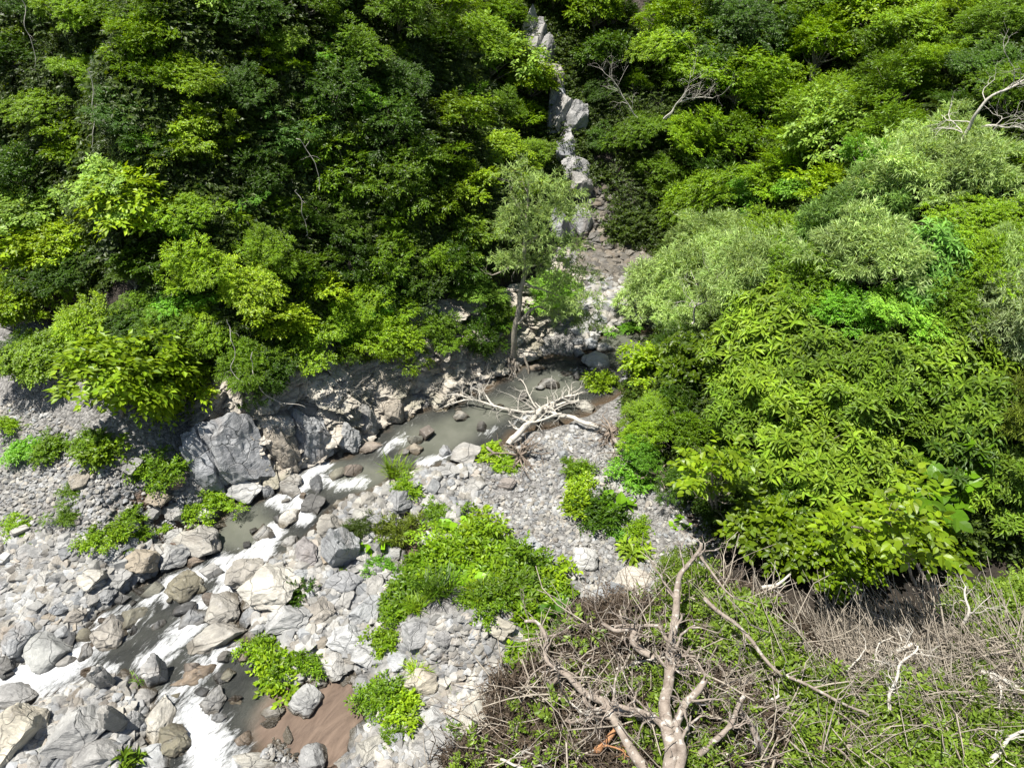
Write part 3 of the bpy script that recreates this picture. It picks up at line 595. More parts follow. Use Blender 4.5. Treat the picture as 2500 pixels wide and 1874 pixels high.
# ---- loose rocks one could pick up: the largest as objects, the rest as one object
def sample_floor(n, poly=None, polys=None, ymax=27):
    out = []
    polys = polys or [poly]
    for pp in polys:
        pp = np.array(pp, float)*K; u = RNG.uniform(pp[:, 0].min(), pp[:, 0].max(), n*4); v = RNG.uniform(pp[:, 1].min(), pp[:, 1].max(), n*4); m = inside(u, v, pp); u, v = u[m][:n], v[m][:n]
        for a, b in zip(u, v): out.append(hit(a, b)[0])
    return np.array(out)
def is_wet(x, y, marg=0.0):
    r = np.zeros(np.shape(x), bool)
    for w in WATER+BROWN[:1]: r |= inside(np.asarray(x), np.asarray(y), w)
    return r
Z_LEFT = [(0, 1140), (120, 1165), (300, 1180), (420, 1190), (380, 1225), (290, 1260), (220, 1330), (190, 1380), (110, 1430), (0, 1440)]
Z_MID = [(520, 1230), (640, 1160), (720, 1090), (900, 1010), (1010, 1000), (1060, 1060), (1000, 1120), (930, 1160), (900, 1250), (830, 1300), (820, 1420), (780, 1500), (720, 1470), (600, 1480), (560, 1400), (540, 1330), (510, 1280)]
Z_ISLE = [(0, 1530), (120, 1470), (230, 1440), (300, 1440), (340, 1480), (370, 1540), (330, 1590), (345, 1658), (0, 1658)]
Z_LOW = [(780, 1500), (830, 1400), (960, 1330), (1100, 1320), (1150, 1400), (1080, 1480), (1080, 1658), (740, 1658), (790, 1560)]
Z_BAR = [(1000, 1010), (1290, 900), (1340, 960), (1500, 1080), (1560, 1180), (1480, 1300), (1350, 1330), (1200, 1270), (1060, 1150), (930, 1130)]
Z_TOPBAR = [(1240, 600), (1440, 600), (1450, 700), (1300, 710), (1240, 780), (1250, 700)]
Z_SCREE = [(1262, 400), (1300, 390), (1345, 470), (1440, 580), (1440, 640), (1240, 620), (1262, 500)]
Z_TALUS = [(0, 860), (120, 900), (240, 980), (380, 1060), (470, 1090), (440, 1170), (300, 1180), (120, 1160), (0, 1140)]
WETR = [(150, 1400), (185, 1395), (215, 1420), (255, 1390), (240, 1355), (275, 1370), (310, 1400), (345, 1375), (300, 1330), (340, 1310), (380, 1330), (410, 1300), (440, 1300), (410, 1340), (450, 1350), (470, 1320), (395, 1440), (430, 1470), (460, 1430), (480, 1500), (510, 1480), (450, 1530), (400, 1520), (520, 1540), (490, 1580), (110, 1450), (170, 1455), (230, 1420), (560, 1180), (600, 1150), (620, 1110), (660, 1100), (690, 1080), (730, 1060), (770, 1050), (600, 1190), (540, 1210), (350, 1270), (300, 1290), (270, 1310), (930, 960), (900, 975), (1000, 930), (1080, 900), (880, 1000), (1130, 890), (1040, 960), (1160, 860), (1200, 850), (1250, 830), (500, 1440), (540, 1440), (380, 1480), (60, 1500), (20, 1470), (470, 1260), (520, 1260), (430, 1240)]
ORDL = ORD+['thirty-first', 'thirty-second', 'thirty-third', 'thirty-fourth', 'thirty-fifth', 'thirty-sixth', 'thirty-seventh', 'thirty-eighth', 'thirty-ninth', 'fortieth', 'forty-first', 'forty-second', 'forty-third', 'forty-fourth', 'forty-fifth', 'forty-sixth', 'forty-seventh', 'forty-eighth', 'forty-ninth', 'fiftieth', 'fifty-first', 'fifty-second', 'fifty-third', 'fifty-fourth', 'fifty-fifth', 'fifty-sixth', 'fifty-seventh', 'fifty-eighth', 'fifty-ninth', 'sixtieth']
for k, (x, y) in enumerate(sorted(WETR)):
    x += random.uniform(-8, 8); y += random.uniform(-8, 8); w = random.uniform(16, 44); P, t = hit(x*K, y*K); q = w*K*t/F; o = link('wet_rock', SMALL[k % 10]); o.scale = (q*random.uniform(.9, 1.5), q*random.uniform(.7, 1), q*random.uniform(.5, .8)); o.rotation_euler = (random.uniform(-.3, .3), random.uniform(-.3, .3), random.uniform(0, 6.28))
    o.location = (P[0], P[1], floor_z(P[1])+q*random.uniform(-.02, .16)); o.color = (*TINTS[random.choice(['grey', 'dark', 'dark', 'olive', 'brown'])], 1)
    tag(o, 'dark wet rock in the %s of the stream, %s wet rock from left' % ('lower left rapid' if x < 200 else 'main rapid' if x < 420 else 'right hand rapid' if y > 1300 else 'narrow chute' if x < 700 else 'upper pool', ORDL[k]), 'rock', 'wet rocks standing in the stream')
nm = 0
for zone, cnt, where, a, b in ((Z_LEFT, 62, 'of the left rock bank', 26, 44), (Z_MID, 48, 'of the boulder field by the rapids', 22, 40), (Z_ISLE, 26, 'of the island in the rapids', 24, 40), (Z_LOW, 26, 'of the rock bank left of the brush', 24, 40), (Z_BAR, 12, 'of the middle gravel bar', 18, 34), (Z_TALUS, 6, 'of the left gravel slope', 16, 26)):
    pts = sample_floor(cnt*3, zone); c = 0
    for p in pts:
        if c >= cnt or nm > 176: break
        if any((p[0]-q[0])**2+(p[1]-q[1])**2 < (q[2]*0.8)**2 for q in NOROCK) or (bool(is_wet(p[0], p[1])) and random.random() < 0.95): continue
        u, v, d = project(p); w = random.uniform(a, b)*d[0]/F*(1024/900.); o = link('rock', SMALL[nm % 10]); o.scale = (w*random.uniform(.9, 1.3), w*random.uniform(.7, 1.1), w*random.uniform(.55, .9)); o.rotation_euler = (random.uniform(-.5, .5), random.uniform(-.5, .5), random.uniform(0, 6.28))
        o.location = (p[0], p[1], p[2]+w*0.2); jj = random.uniform(.8, 1.1); tt = random.choice(['grey', 'grey', 'pale', 'pale', 'pale', 'white', 'tan']); o.color = (*[x_*jj for x_ in TINTS[tt]], 1)
        zq = np.array(zone)*K; fu = (u[0]-zq[:, 0].min())/np.ptp(zq[:, 0]); fv = (v[0]-zq[:, 1].min())/np.ptp(zq[:, 1]); tag(o, '%s %s rock, %s %s part %s' % ('small' if w < (a+(b-a)*.45)*d[0]/F*1.14 else 'larger', tt, ['upper', 'middle', 'lower'][min(2, int(fv*3))], ['left', 'centre', 'right'][min(2, int(fu*3))], where), 'rock', 'rocks '+where); NOROCK.append((p[0], p[1], w*0.45)); c += 1; nm += 1

# ------------------------------------------------------------ scattering through geometry nodes (for stuff)
def scatter(name, protos, P, R, S, label, seed=0):
    me = bpy.data.meshes.new(name); me.vertices.add(len(P)); me.vertices.foreach_set('co', np.asarray(P, np.float32).ravel()); me.update()
    a = me.attributes.new('rot', 'FLOAT_VECTOR', 'POINT'); a.data.foreach_set('vector', np.asarray(R, np.float32).ravel())
    a = me.attributes.new('siz', 'FLOAT_VECTOR', 'POINT'); a.data.foreach_set('vector', np.asarray(S, np.float32).ravel())
    a = me.attributes.new('pick', 'INT', 'POINT'); a.data.foreach_set('value', RNG.integers(0, len(protos), len(P)).astype(np.int32))
    c = bpy.data.collections.new(name+'_pieces')
    for k, m in enumerate(protos): c.objects.link(bpy.data.objects.new(name+'_piece', m))
    o = link(name, me); g = bpy.data.node_groups.new(name, 'GeometryNodeTree'); g.interface.new_socket('Geometry', in_out='INPUT', socket_type='NodeSocketGeometry'); g.interface.new_socket('Geometry', in_out='OUTPUT', socket_type='NodeSocketGeometry')
    N = g.nodes; gi = N.new('NodeGroupInput'); go = N.new('NodeGroupOutput'); ip = N.new('GeometryNodeInstanceOnPoints'); ci = N.new('GeometryNodeCollectionInfo'); ci.inputs[0].default_value = c; ci.inputs['Separate Children'].default_value = True; ci.inputs['Reset Children'].default_value = True
    def na(nm_, t): x = N.new('GeometryNodeInputNamedAttribute'); x.data_type = t; x.inputs[0].default_value = nm_; return x.outputs[0]
    m2p = N.new('GeometryNodeMeshToPoints')
    g.links.new(gi.outputs[0], m2p.inputs[0]); g.links.new(m2p.outputs[0], ip.inputs['Points']); g.links.new(ci.outputs[0], ip.inputs['Instance']); ip.inputs['Pick Instance'].default_value = True
    g.links.new(na('pick', 'INT'), ip.inputs['Instance Index']); e2r = N.new('FunctionNodeEulerToRotation'); g.links.new(na('rot', 'FLOAT_VECTOR'), e2r.inputs[0]); g.links.new(e2r.outputs[0], ip.inputs['Rotation']); g.links.new(na('siz', 'FLOAT_VECTOR'), ip.inputs['Scale'])
    g.links.new(ip.outputs[0], go.inputs[0]); md = o.modifiers.new('scatter', 'NODES'); md.node_group = g
    tag(o, label, kind='stuff'); return o
STONES = [rock_mesh('pebble', 2 if k < 5 else 1, 500+k, 9, 0.4, 0.9, 0.03, mat=M_STONE) for k in range(10)]
def stone_field(zone, n, a, b, sc_pow=2.2, allow_wet=0.1):
    zp = np.array(zone)*K; wv = np.array([on_floor(max(-300, p[0]), p[1])[:2] for p in zp]); x = RNG.uniform(wv[:, 0].min()-1, wv[:, 0].max()+1, n*5); y = RNG.uniform(wv[:, 1].min()-1, wv[:, 1].max()+(10 if zone is Z_SCREE else 1), n*5)
    z = ground(x, y); u, v, d = project(np.stack([x, y, z], -1)); m = inside(u, v, zp) & (~is_wet(x, y) | (RNG.random(len(x)) < allow_wet)); m &= (vnoise(xy3(x, y)*1.1) > -0.12) | (RNG.random(len(x)) < (.3 if zone in (Z_BAR, Z_TALUS) else 1)); x, y, z = x[m][:n], y[m][:n], z[m][:n]
    s = a+(b-a)*RNG.random(len(x))**sc_pow
    return np.stack([x, y, z+s*0.12], -1), s
sets = [stone_field(Z_LEFT, 6500, .06, .34, 1.8), stone_field(Z_MID, 4500, .05, .34, 2.4, .04), stone_field(Z_ISLE, 3000, .05, .3, 2.2, .03), stone_field(Z_LOW, 5000, .04, .30, 2.4), stone_field(Z_BAR, 15000, .025, .17, 4.0), stone_field(Z_TOPBAR, 1800, .06, .5, 2.0), stone_field(Z_TALUS, 9000, .03, .16, 2.6)]
sets.append(stone_field([(590, 1440), (790, 1480), (790, 1540), (720, 1480), (640, 1500), (600, 1560), (560, 1640), (780, 1658), (850, 1658), (800, 1500), (700, 1420)], 2500, .03, .14, 2.4, .05))
P = np.concatenate([a for a, _ in sets]); s = np.concatenate([b for _, b in sets]); n = len(P)
S = np.stack([s*RNG.uniform(.9, 1.3, n), s*RNG.uniform(.7, 1.1, n), s*RNG.uniform(.45, .8, n)], -1); R = np.stack([RNG.uniform(-.5, .5, n), RNG.uniform(-.5, .5, n), RNG.uniform(0, 6.3, n)], -1)
scatter('loose_stones', STONES, P, R, S, 'loose angular grey stones and gravel covering the river banks')

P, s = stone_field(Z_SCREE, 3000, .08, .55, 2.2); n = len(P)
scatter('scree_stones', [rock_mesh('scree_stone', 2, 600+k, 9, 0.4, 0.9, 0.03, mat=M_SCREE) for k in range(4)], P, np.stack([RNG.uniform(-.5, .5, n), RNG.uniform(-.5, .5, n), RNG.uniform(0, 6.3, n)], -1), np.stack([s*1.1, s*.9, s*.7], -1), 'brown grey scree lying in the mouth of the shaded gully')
# ------------------------------------------------------------ leaves
def tpl(kind):
    if kind in ('fine', 'broad'):
        w = 0.30 if kind == 'broad' else 0.24
        V = [(0, 0, 0), (w, .42, .06), (0, 1, -.10), (-w, .42, .06)]; T = [(0, 1, 2), (0, 2, 3)]
    elif kind == 'feather':
        V = [(0, 0, 0), (.075, .45, .02), (0, 1, -.16), (-.075, .45, .02)]; T = [(0, 1, 2), (0, 2, 3)]
    elif kind == 'grass':
        V = [(-.02, 0, 0), (.02, 0, 0), (.022, .55, 0), (-.022, .55, 0), (0, 1, -.28)]; T = [(0, 1, 2), (0, 2, 3), (3, 2, 4)]
    elif kind == 'rosette':
        V = [(0, 0, 0), (.09, .3, .05), (.125, .6, .03), (0, 1, -.30), (-.125, .6, .03), (-.09, .3, .05), (0, .32, 0), (0, .64, -.06)]
        T = [(0, 1, 6), (0, 6, 5), (6, 1, 2), (6, 2, 7), (5, 6, 7), (5, 7, 4), (7, 2, 3), (4, 7, 3)]
    else:
        w = .40 if kind == 'big' else .31
        V = [(0, 0, 0), (w*.85, .22, .05), (w, .52, .06), (w*.5, .83, .0), (0, 1.04, -.10), (-w*.5, .83, .0), (-w, .52, .06), (-w*.85, .22, .05), (0, .25, 0), (0, .6, -.03)]
        T = [(0, 1, 8), (8, 1, 2), (8, 2, 9), (9, 2, 3), (9, 3, 4), (9, 4, 5), (9, 5, 6), (8, 9, 6), (8, 6, 7), (0, 8, 7)]
    return np.array(V, float), np.array(T)
def leaves(kind, P, Dr, U, s):
    V, T = tpl(kind); Dr = nrm(Dr); Sd = nrm(np.cross(Dr, U)); Un = np.cross(Sd, Dr); s = np.asarray(s)[:, None, None]
    X = P[:, None, :]+s*(V[None, :, 0:1]*Sd[:, None, :]+V[None, :, 1:2]*Dr[:, None, :]+V[None, :, 2:3]*Un[:, None, :])
    Fc = T[None]+(np.arange(len(P))*len(V))[:, None, None]; return X.reshape(-1, 3), Fc.reshape(-1, 3)
UP = np.array([0, 0, 1.0])
def sprigs(kind, B, T, size):
    """leaves on twigs with base B and direction T"""
    n = len(B)
    if kind in ('fine', 'broad', 'oval', 'big'):
        m = {'fine': 9, 'broad': 7, 'oval': 7, 'big': 5}[kind]; Lt = size*{'fine': 2.6, 'broad': 2.2, 'oval': 2.0, 'big': 1.0}[kind]
        j = np.arange(m)[None, :]/(m-1); side = nrm(np.cross(T, UP)+1e-3)[:, None, :]*np.where(np.arange(m) % 2, 1, -1)[None, :, None]
        side = np.where(np.arange(m)[None, :, None] == m-1, 0*side, side)
        Pp = B[:, None, :]+T[:, None, :]*(Lt*j)[..., None]-UP*(0.25*Lt*j**2)[..., None]
        Dd = T[:, None, :]*0.75+side*1.0-UP*0.22+RNG.normal(0, .22, (n, m, 3)); Uu = UP+0.35*T[:, None, :]+RNG.normal(0, .33, (n, m, 3))
    elif kind == 'feather':
        m = 10; j = RNG.random((n, m)); Pp = B[:, None, :]+T[:, None, :]*(size*1.2*j)[..., None]
        Dd = T[:, None, :]*0.8+RNG.normal(0, .6, (n, m, 3))-UP*0.15; Uu = UP+RNG.normal(0, .6, (n, m, 3))
    elif kind == 'rosette':
        m = 9; Tq = nrm(T*0.6+UP*0.9); a = nrm(np.cross(Tq, np.array([.3, .8, .1]))); b = np.cross(Tq, a); ph = (np.arange(m)*2.4)[None, :]+RNG.random((n, 1))*6.28
        rad = np.cos(ph)[..., None]*a[:, None, :]+np.sin(ph)[..., None]*b[:, None, :]; k = (np.arange(m)/m)[None, :, None]
        Dd = rad+Tq[:, None, :]*(0.15+0.7*k)+RNG.normal(0, .08, (n, m, 3)); Pp = B[:, None, :]+Tq[:, None, :]*(size*0.35*k); Uu = Tq[:, None, :]+0*rad
    elif kind == 'grass':
        m = 12; ph = RNG.random((n, m))*6.28; rad = np.stack([np.cos(ph), np.sin(ph), 0*ph], -1); Dd = rad*RNG.uniform(.2, .9, (n, m, 1))+UP; Pp = B[:, None, :]+rad*size*0.08; Uu = rad*-1+UP*0.5
    sz = size*RNG.uniform(.65, 1.15, (n, Pp.shape[1]))
    return Pp.reshape(-1, 3), Dd.reshape(-1, 3), np.broadcast_to(Uu, Pp.shape).reshape(-1, 3), sz.ravel()
def crown(kind, seed, rx=1.0, rz=0.7, clumps=26, per=40, leaf=0.1, flat=0.6, droop=0.0, cr=(0.26, 0.42), hc=1.1, mat=None, full=False):
    """crown centred at (0,0,hc): clumps spread over a dome, each clump covered in leafy sprigs"""
    global RNG
    keepr = RNG; RNG = np.random.default_rng(seed)
    k = np.arange(clumps)+0.5; zz = 1-k/clumps*(1.75 if full else 1.35); ph = k*2.39996+RNG.normal(0, .25, clumps); rr = np.sqrt(np.clip(1-zz**2, 0, 1))
    C = np.stack([rr*np.cos(ph), rr*np.sin(ph), zz], -1)*np.where(RNG.random((clumps, 1)) < .22, RNG.uniform(.95, 1.25, (clumps, 1)), RNG.uniform(.40, .85, (clumps, 1)))*np.array([rx, rx, rz]); cs = RNG.uniform(cr[0]*.7, cr[1]*1.05, clumps)*rx
    Bs, Ts = [], []
    for c, q in zip(C, cs):
        d = nrm(RNG.normal(size=(per, 3))); d[:, 2] = np.abs(d[:, 2])*0.9+0.05*d[:, 2]-0.25; out = nrm(c+np.array([0, 0, .25])); d = nrm(d+0.45*out)
        e = d*np.array([1, 1, flat])*q*RNG.uniform(.55, 1.05, (per, 1)); Bs.append(c+e); Ts.append(nrm(d*np.array([1, 1, .5])+0.25*out+np.array([0, 0, -droop])+RNG.normal(0, .25, (per, 3))))
    B = np.concatenate(Bs); T = np.concatenate(Ts); Pp, Dd, Uu, sz = sprigs(kind, B, T, leaf); V, Fc = leaves(kind, Pp, Dd, Uu, sz); V[:, 2] += hc
    me = make_mesh('crown', V, Fc, mat or LEAFM[kind], False)
    g = Geo(); top = np.array([0, 0, hc*0.75]); g.tube(smooth_line([(0, 0, -.35), (.03*rx, -.02, hc*.3), top], 8, .03), np.linspace(.055, .035, 8)*rx, 7)
    for c in C[::2][:16]: g.tube(smooth_line([top*RNG.uniform(.5, 1), (top+c+[0, 0, hc])*.5+RNG.normal(0, .05, 3)-[0, 0, .08], c*0.95+[0, 0, hc]], 7, .04), np.linspace(.024, .006, 7)*rx, 5)
    tr = g.mesh('trunk', M_BARK); RNG = keepr
    return {'crown': me, 'trunk': tr, 'R': rx, 'hc': hc, 'kind': kind}
MODELS = {
    'fine': [crown('fine', 1000+k, 1, .72, 34, 42, .078, cr=(.18, .42)) for k in range(3)],
    'fine_s': [crown('fine', 1010+k, 1, .9, 20, 34, .115, droop=.2, full=True) for k in range(2)],
    'broad': [crown('broad', 1020+k, 1, .75, 28, 34, .12, droop=.15, cr=(.18, .42)) for k in range(3)],
    'broad_l': [crown('broad', 1030+k, 1, .75, 18, 24, .20, droop=.3, full=True) for k in range(2)],
    'feather': [crown('feather', 1040+k, 1, .8, 38, 40, .17, flat=.8, cr=(.18, .40)) for k in range(3)],
    'rosette': [crown('rosette', 1050+k, 1, .8, 30, 10, .25, flat=.7, cr=(.16, .42)) for k in range(3)],
    'big': [crown('big', 1060+k, 1, .45, 12, 5, .42, cr=(.3, .45)) for k in range(2)],
    'oval': [crown('oval', 1070+k, 1, .6, 18, 11, .20, cr=(.25, .4)) for k in range(3)],
}
def place(kind, u, v, w, tint, label, name='tree', cat='tree', group=None, squash=1.0, nvar=None):
    ms = MODELS[kind]; m = ms[int(u*3+v*5) % len(ms)]
    S = 1.0; t = None
    P, t = hit(u, v, 0.5)
    for _ in range(4):
        S = w*t/(F*2*m['R']*1.02); P, t = hit(u, v, m['hc']*S*squash)
    root = bpy.data.objects.new(name, None); col.objects.link(root); root.empty_display_size = .2
    gz = float(ground(P[0], P[1])); root.location = (P[0], P[1], gz); root.rotation_euler = (random.uniform(-.1, .45), random.uniform(-.35, .35), random.uniform(0, 6.28)); root.scale = (S*random.uniform(.85, 1.2), S*random.uniform(.85, 1.2), S*squash*random.uniform(.85, 1.3))
    tr = link('trunk', m['trunk'], root); cr = link('crown', m['crown'], root)
    j = random.uniform(.88, 1.12)*(.62 if kind in ('oval', 'big') else 1); hue = (.95, .98, 1.15) if kind == 'rosette' else (1, 1, 1); cr.color = (*[c*j*h for c, h in zip(tint, hue)], 1); tag(root, label, cat, group); return root
# tints multiply a leaf's own colour
LIME = (2.75, 2.35, .8); YEL = (3.5, 2.8, 1.1); MID = (1.75, 1.6, .6); DEEP = (.75, .82, .4); PALE = (3.0, 2.6, 4.0); GREY = (3.7, 3.45, 3.9); BLUE = (1.05, 1.15, 1.7); OLIVE = (2.2, 2.5, 2.0)
TN = {LIME: 'lime green', YEL: 'yellow green', MID: 'mid green', DEEP: 'dark green', PALE: 'pale green', GREY: 'grey green', BLUE: 'bluish green', OLIVE: 'olive green'}
KN = {'fine': 'small leaved', 'fine_s': 'drooping small leaved', 'broad': 'broad leaved', 'broad_l': 'large leaved drooping', 'feather': 'feathery', 'rosette': 'glossy leaved', 'big': 'huge leaved', 'oval': 'oval leaved'}
def row(items, where, group, name='tree', cat='tree', squash=1.0):
    items = sorted(items, key=lambda q: q[1])
    for k, (kind, x, y, w, tint) in enumerate(items):
        place(kind, x*K, y*K, w*K, tint, '%s %s %s, %s from left %s' % (TN[tint], KN[kind], cat, ORD[k], where), name, cat, group, squash)
# left cliff, rows from its lip upwards
row([('broad', 25, 690, 130, LIME), ('fine', 30, 790, 110, DEEP), ('broad', 95, 760, 110, MID), ('broad_l', 235, 820, 190, LIME), ('fine', 170, 790, 110, LIME), ('broad', 330, 800, 130, MID), ('broad_l', 410, 860, 130, YEL), ('fine_s', 440, 800, 100, LIME), ('fine', 520, 790, 120, MID), ('fine', 600, 800, 120, DEEP), ('broad', 680, 760, 110, MID), ('fine', 740, 790, 110, MID), ('fine', 800, 765, 130, YEL), ('fine', 870, 730, 100, LIME), ('fine', 940, 720, 90, MID), ('fine_s', 1000, 730, 90, DEEP), ('fine', 1060, 720, 90, OLIVE)], 'along the rock wall lip', 'shrubs along the lip of the rock wall', 'shrub', 'shrub')
row([('broad', 60, 620, 130, MID), ('broad', 190, 700, 120, LIME), ('fine', 270, 700, 120, DEEP), ('fine', 350, 700, 110, MID), ('fine', 400, 640, 110, OLIVE), ('fine', 470, 730, 100, LIME), ('broad', 545, 620, 110, YEL), ('broad', 600, 690, 130, YEL), ('broad', 690, 650, 120, YEL), ('fine', 660, 720, 110, LIME), ('fine', 740, 690, 100, LIME), ('fine', 815, 655, 110, YEL), ('fine', 870, 680, 90, LIME), ('broad', 930, 640, 90, DEEP), ('fine', 1010, 640, 110, PALE), ('fine', 1060, 660, 70, MID)], 'in second row above wall', 'shrubs of the second row above the rock wall', 'shrub', 'shrub')
row([('broad', 50, 470, 150, PALE), ('broad_l', 60, 545, 160, YEL), ('broad', 150, 520, 130, YEL), ('fine', 150, 600, 110, DEEP), ('broad', 260, 390, 150, PALE), ('broad_l', 300, 450, 150, YEL), ('fine', 420, 455, 130, LIME), ('fine', 390, 540, 100, MID), ('broad', 320, 560, 110, DEEP), ('fine', 460, 580, 140, YEL), ('fine', 560, 540, 100, LIME), ('fine', 650, 600, 110, MID), ('fine_s', 740, 570, 100, DEEP), ('fine_s', 860, 580, 110, MID), ('fine_s', 970, 560, 110, DEEP), ('broad', 1010, 500, 100, MID), ('fine', 1180, 640, 100, GREY)], 'in third row up left cliff', 'trees of the third row up the left cliff')
row([('fine_s', 60, 380, 120, DEEP), ('broad', 150, 350, 110, MID), ('fine', 250, 250, 130, BLUE), ('fine', 340, 330, 110, BLUE), ('broad', 430, 270, 110, LIME), ('broad', 480, 320, 100, LIME), ('broad', 400, 350, 90, LIME), ('fine_s', 610, 300, 110, BLUE), ('fine', 560, 400, 110, DEEP), ('fine_s', 680, 330, 110, MID), ('fine_s', 760, 400, 120, MID), ('fine_s', 840, 280, 130, DEEP), ('fine_s', 880, 400, 110, MID), ('broad', 940, 470, 110, MID), ('fine', 640, 470, 110, DEEP), ('fine_s', 840, 490, 110, MID), ('fine_s', 960, 360, 110, MID), ('broad', 1030, 420, 110, LIME), ('broad', 1110, 400, 110, LIME)], 'in fourth row up left cliff', 'trees of the fourth row up the left cliff')
row([('broad', 20, 240, 90, DEEP), ('fine', 100, 225, 120, LIME), ('fine', 40, 130, 120, DEEP), ('fine', 170, 150, 120, LIME), ('fine', 330, 110, 130, LIME), ('fine', 390, 155, 150, YEL), ('fine', 300, 190, 110, MID), ('fine', 520, 190, 110, DEEP), ('fine', 620, 170, 110, MID), ('fine_s', 720, 220, 120, DEEP), ('fine', 780, 120, 120, MID), ('fine', 860, 180, 120, DEEP), ('broad', 1060, 150, 150, PALE), ('broad', 1140, 190, 120, LIME), ('broad', 1000, 260, 110, MID), ('fine', 1140, 270, 105, LIME), ('fine', 1160, 335, 90, LIME), ('broad', 1070, 320, 110, LIME), ('fine', 940, 110, 110, DEEP)], 'in fifth row up left cliff', 'trees of the fifth row up the left cliff')
row([('fine', 60, 30, 130, DEEP), ('fine', 180, 40, 120, LIME), ('fine', 260, 20, 110, MID), ('fine', 350, 40, 110, MID), ('broad_l', 450, 5, 100, PALE), ('fine', 560, 60, 120, DEEP), ('fine', 640, 20, 110, MID), ('fine', 740, 20, 120, DEEP), ('fine', 850, 40, 120, MID), ('fine', 960, 20, 130, LIME), ('fine', 1010, 70, 120, LIME), ('fine', 1080, 30, 110, MID), ('broad', 1190, 0, 90, MID), ('broad', 1280, 30, 130, MID), ('broad', 1300, 130, 100, DEEP)], 'in top row of left cliff', 'trees of the top row of the left cliff')
for ry, nme in ((95, 'above the fifth row'), (205, 'between fourth and fifth rows'), (320, 'just above the fourth row'), (430, 'between third and fourth rows'), (500, 'just above the third row'), (590, 'between second and third rows'), (670, 'just above the lip row'), (745, 'on the lip of the wall')):
    row([(random.choice(['fine', 'fine_s', 'broad', 'fine', 'broad_l']), 40+k*118+random.uniform(-45, 45), ry+random.uniform(-40, 40), random.uniform(45, 80), random.choice([DEEP, MID, MID, LIME, LIME, OLIVE] + ([YEL, YEL] if ry > 500 else []))) for k in range(9 if ry > 300 else 10)], nme, 'small shrubs '+nme, 'shrub', 'small shrub')
for ry, nme in ((60, 'near top of right slope'), (180, 'on upper right slope'), (340, 'on middle right slope'), (470, 'among the grey green trees')):
    row([(random.choice(['fine', 'broad', 'fine_s']), 1450+k*92+random.uniform(-40, 40), ry+random.uniform(-50, 50), random.uniform(50, 90), random.choice([DEEP, MID, LIME, YEL, OLIVE])) for k in range(8)], nme, 'small shrubs '+nme, 'shrub', 'small shrub')
# gully and upper right slope
row([('fine', 1305, 200, 60, DEEP), ('fine_s', 1290, 300, 60, DEEP), ('fine', 1340, 40, 90, DEEP), ('fine', 1460, 60, 160, LIME), ('fine', 1530, 130, 150, LIME), ('fine', 1440, 110, 100, YEL), ('fine', 1600, 50, 150, DEEP), ('fine', 1590, 200, 140, LIME), ('fine', 1690, 60, 160, MID), ('fine', 1660, 150, 140, LIME), ('fine', 1790, 40, 160, MID), ('fine', 1760, 130, 150, LIME), ('broad', 1880, 40, 160, LIME), ('fine', 1860, 130, 150, MID), ('fine', 1980, 60, 160, LIME), ('fine', 2070, 30, 150, YEL), ('fine', 2180, 40, 150, MID), ('fine', 2050, 130, 150, LIME), ('fine', 2150, 130, 140, DEEP)], 'along top of right slope', 'trees along the top of the right slope')
row([('fine', 1370, 190, 70, MID), ('fine', 1400, 280, 110, MID), ('fine', 1470, 290, 150, LIME), ('fine', 1425, 375, 80, MID), ('fine', 1520, 360, 120, DEEP), ('fine', 1450, 425, 80, MID), ('fine', 1590, 320, 130, MID), ('fine', 1670, 240, 150, LIME), ('fine', 1740, 290, 130, DEEP), ('broad', 1830, 290, 170, PALE), ('fine', 1760, 220, 140, LIME), ('fine', 1880, 210, 150, LIME), ('fine', 1970, 200, 150, MID), ('fine', 2060, 230, 130, DEEP), ('fine', 2170, 220, 130, MID), ('fine', 1960, 290, 140, MID), ('feather', 2060, 320, 160, GREY), ('fine', 2180, 340, 120, LIME)], 'in second row of right slope', 'trees of the second row of the right slope')
row([('feather', 1500, 530, 90, GREY), ('fine', 1560, 440, 150, LIME), ('fine', 1640, 390, 140, LIME), ('fine', 1720, 380, 150, LIME), ('feather', 1560, 520, 150, GREY), ('fine', 1660, 520, 150, LIME), ('broad', 1790, 420, 160, LIME), ('fine', 1890, 380, 150, OLIVE), ('feather', 1990, 400, 170, GREY), ('feather', 2090, 400, 170, GREY), ('fine', 2140, 480, 160, LIME), ('fine', 1770, 510, 150, OLIVE), ('feather', 1880, 480, 170, OLIVE)], 'in third row of right slope', 'trees of the third row of the right slope')
row([('feather', 1450, 620, 130, GREY), ('feather', 1540, 620, 170, GREY), ('feather', 1640, 620, 160, GREY), ('fine', 1760, 600, 140, MID), ('feather', 1870, 580, 180, GREY), ('rosette', 1980, 560, 160, OLIVE), ('fine', 1940, 660, 170, GREY), ('fine', 2090, 570, 150, LIME), ('feather', 2180, 600, 150, GREY), ('feather', 2170, 690, 150, PALE), ('fine', 2060, 660, 140, MID), ('feather', 1490, 700, 110, GREY), ('fine', 1830, 680, 130, OLIVE)], 'in fourth row of right slope', 'feathery trees of the fourth row of the right slope')
row([('rosette', 1600, 720, 130, MID), ('rosette', 1700, 700, 180, LIME), ('rosette', 1790, 760, 170, MID), ('rosette', 1890, 780, 150, MID), ('rosette', 2040, 740, 190, LIME), ('rosette', 1960, 830, 160, MID), ('rosette', 2080, 850, 170, MID), ('feather', 2180, 790, 140, GREY)], 'in upper row of thicket', 'glossy leaved trees of the upper row')
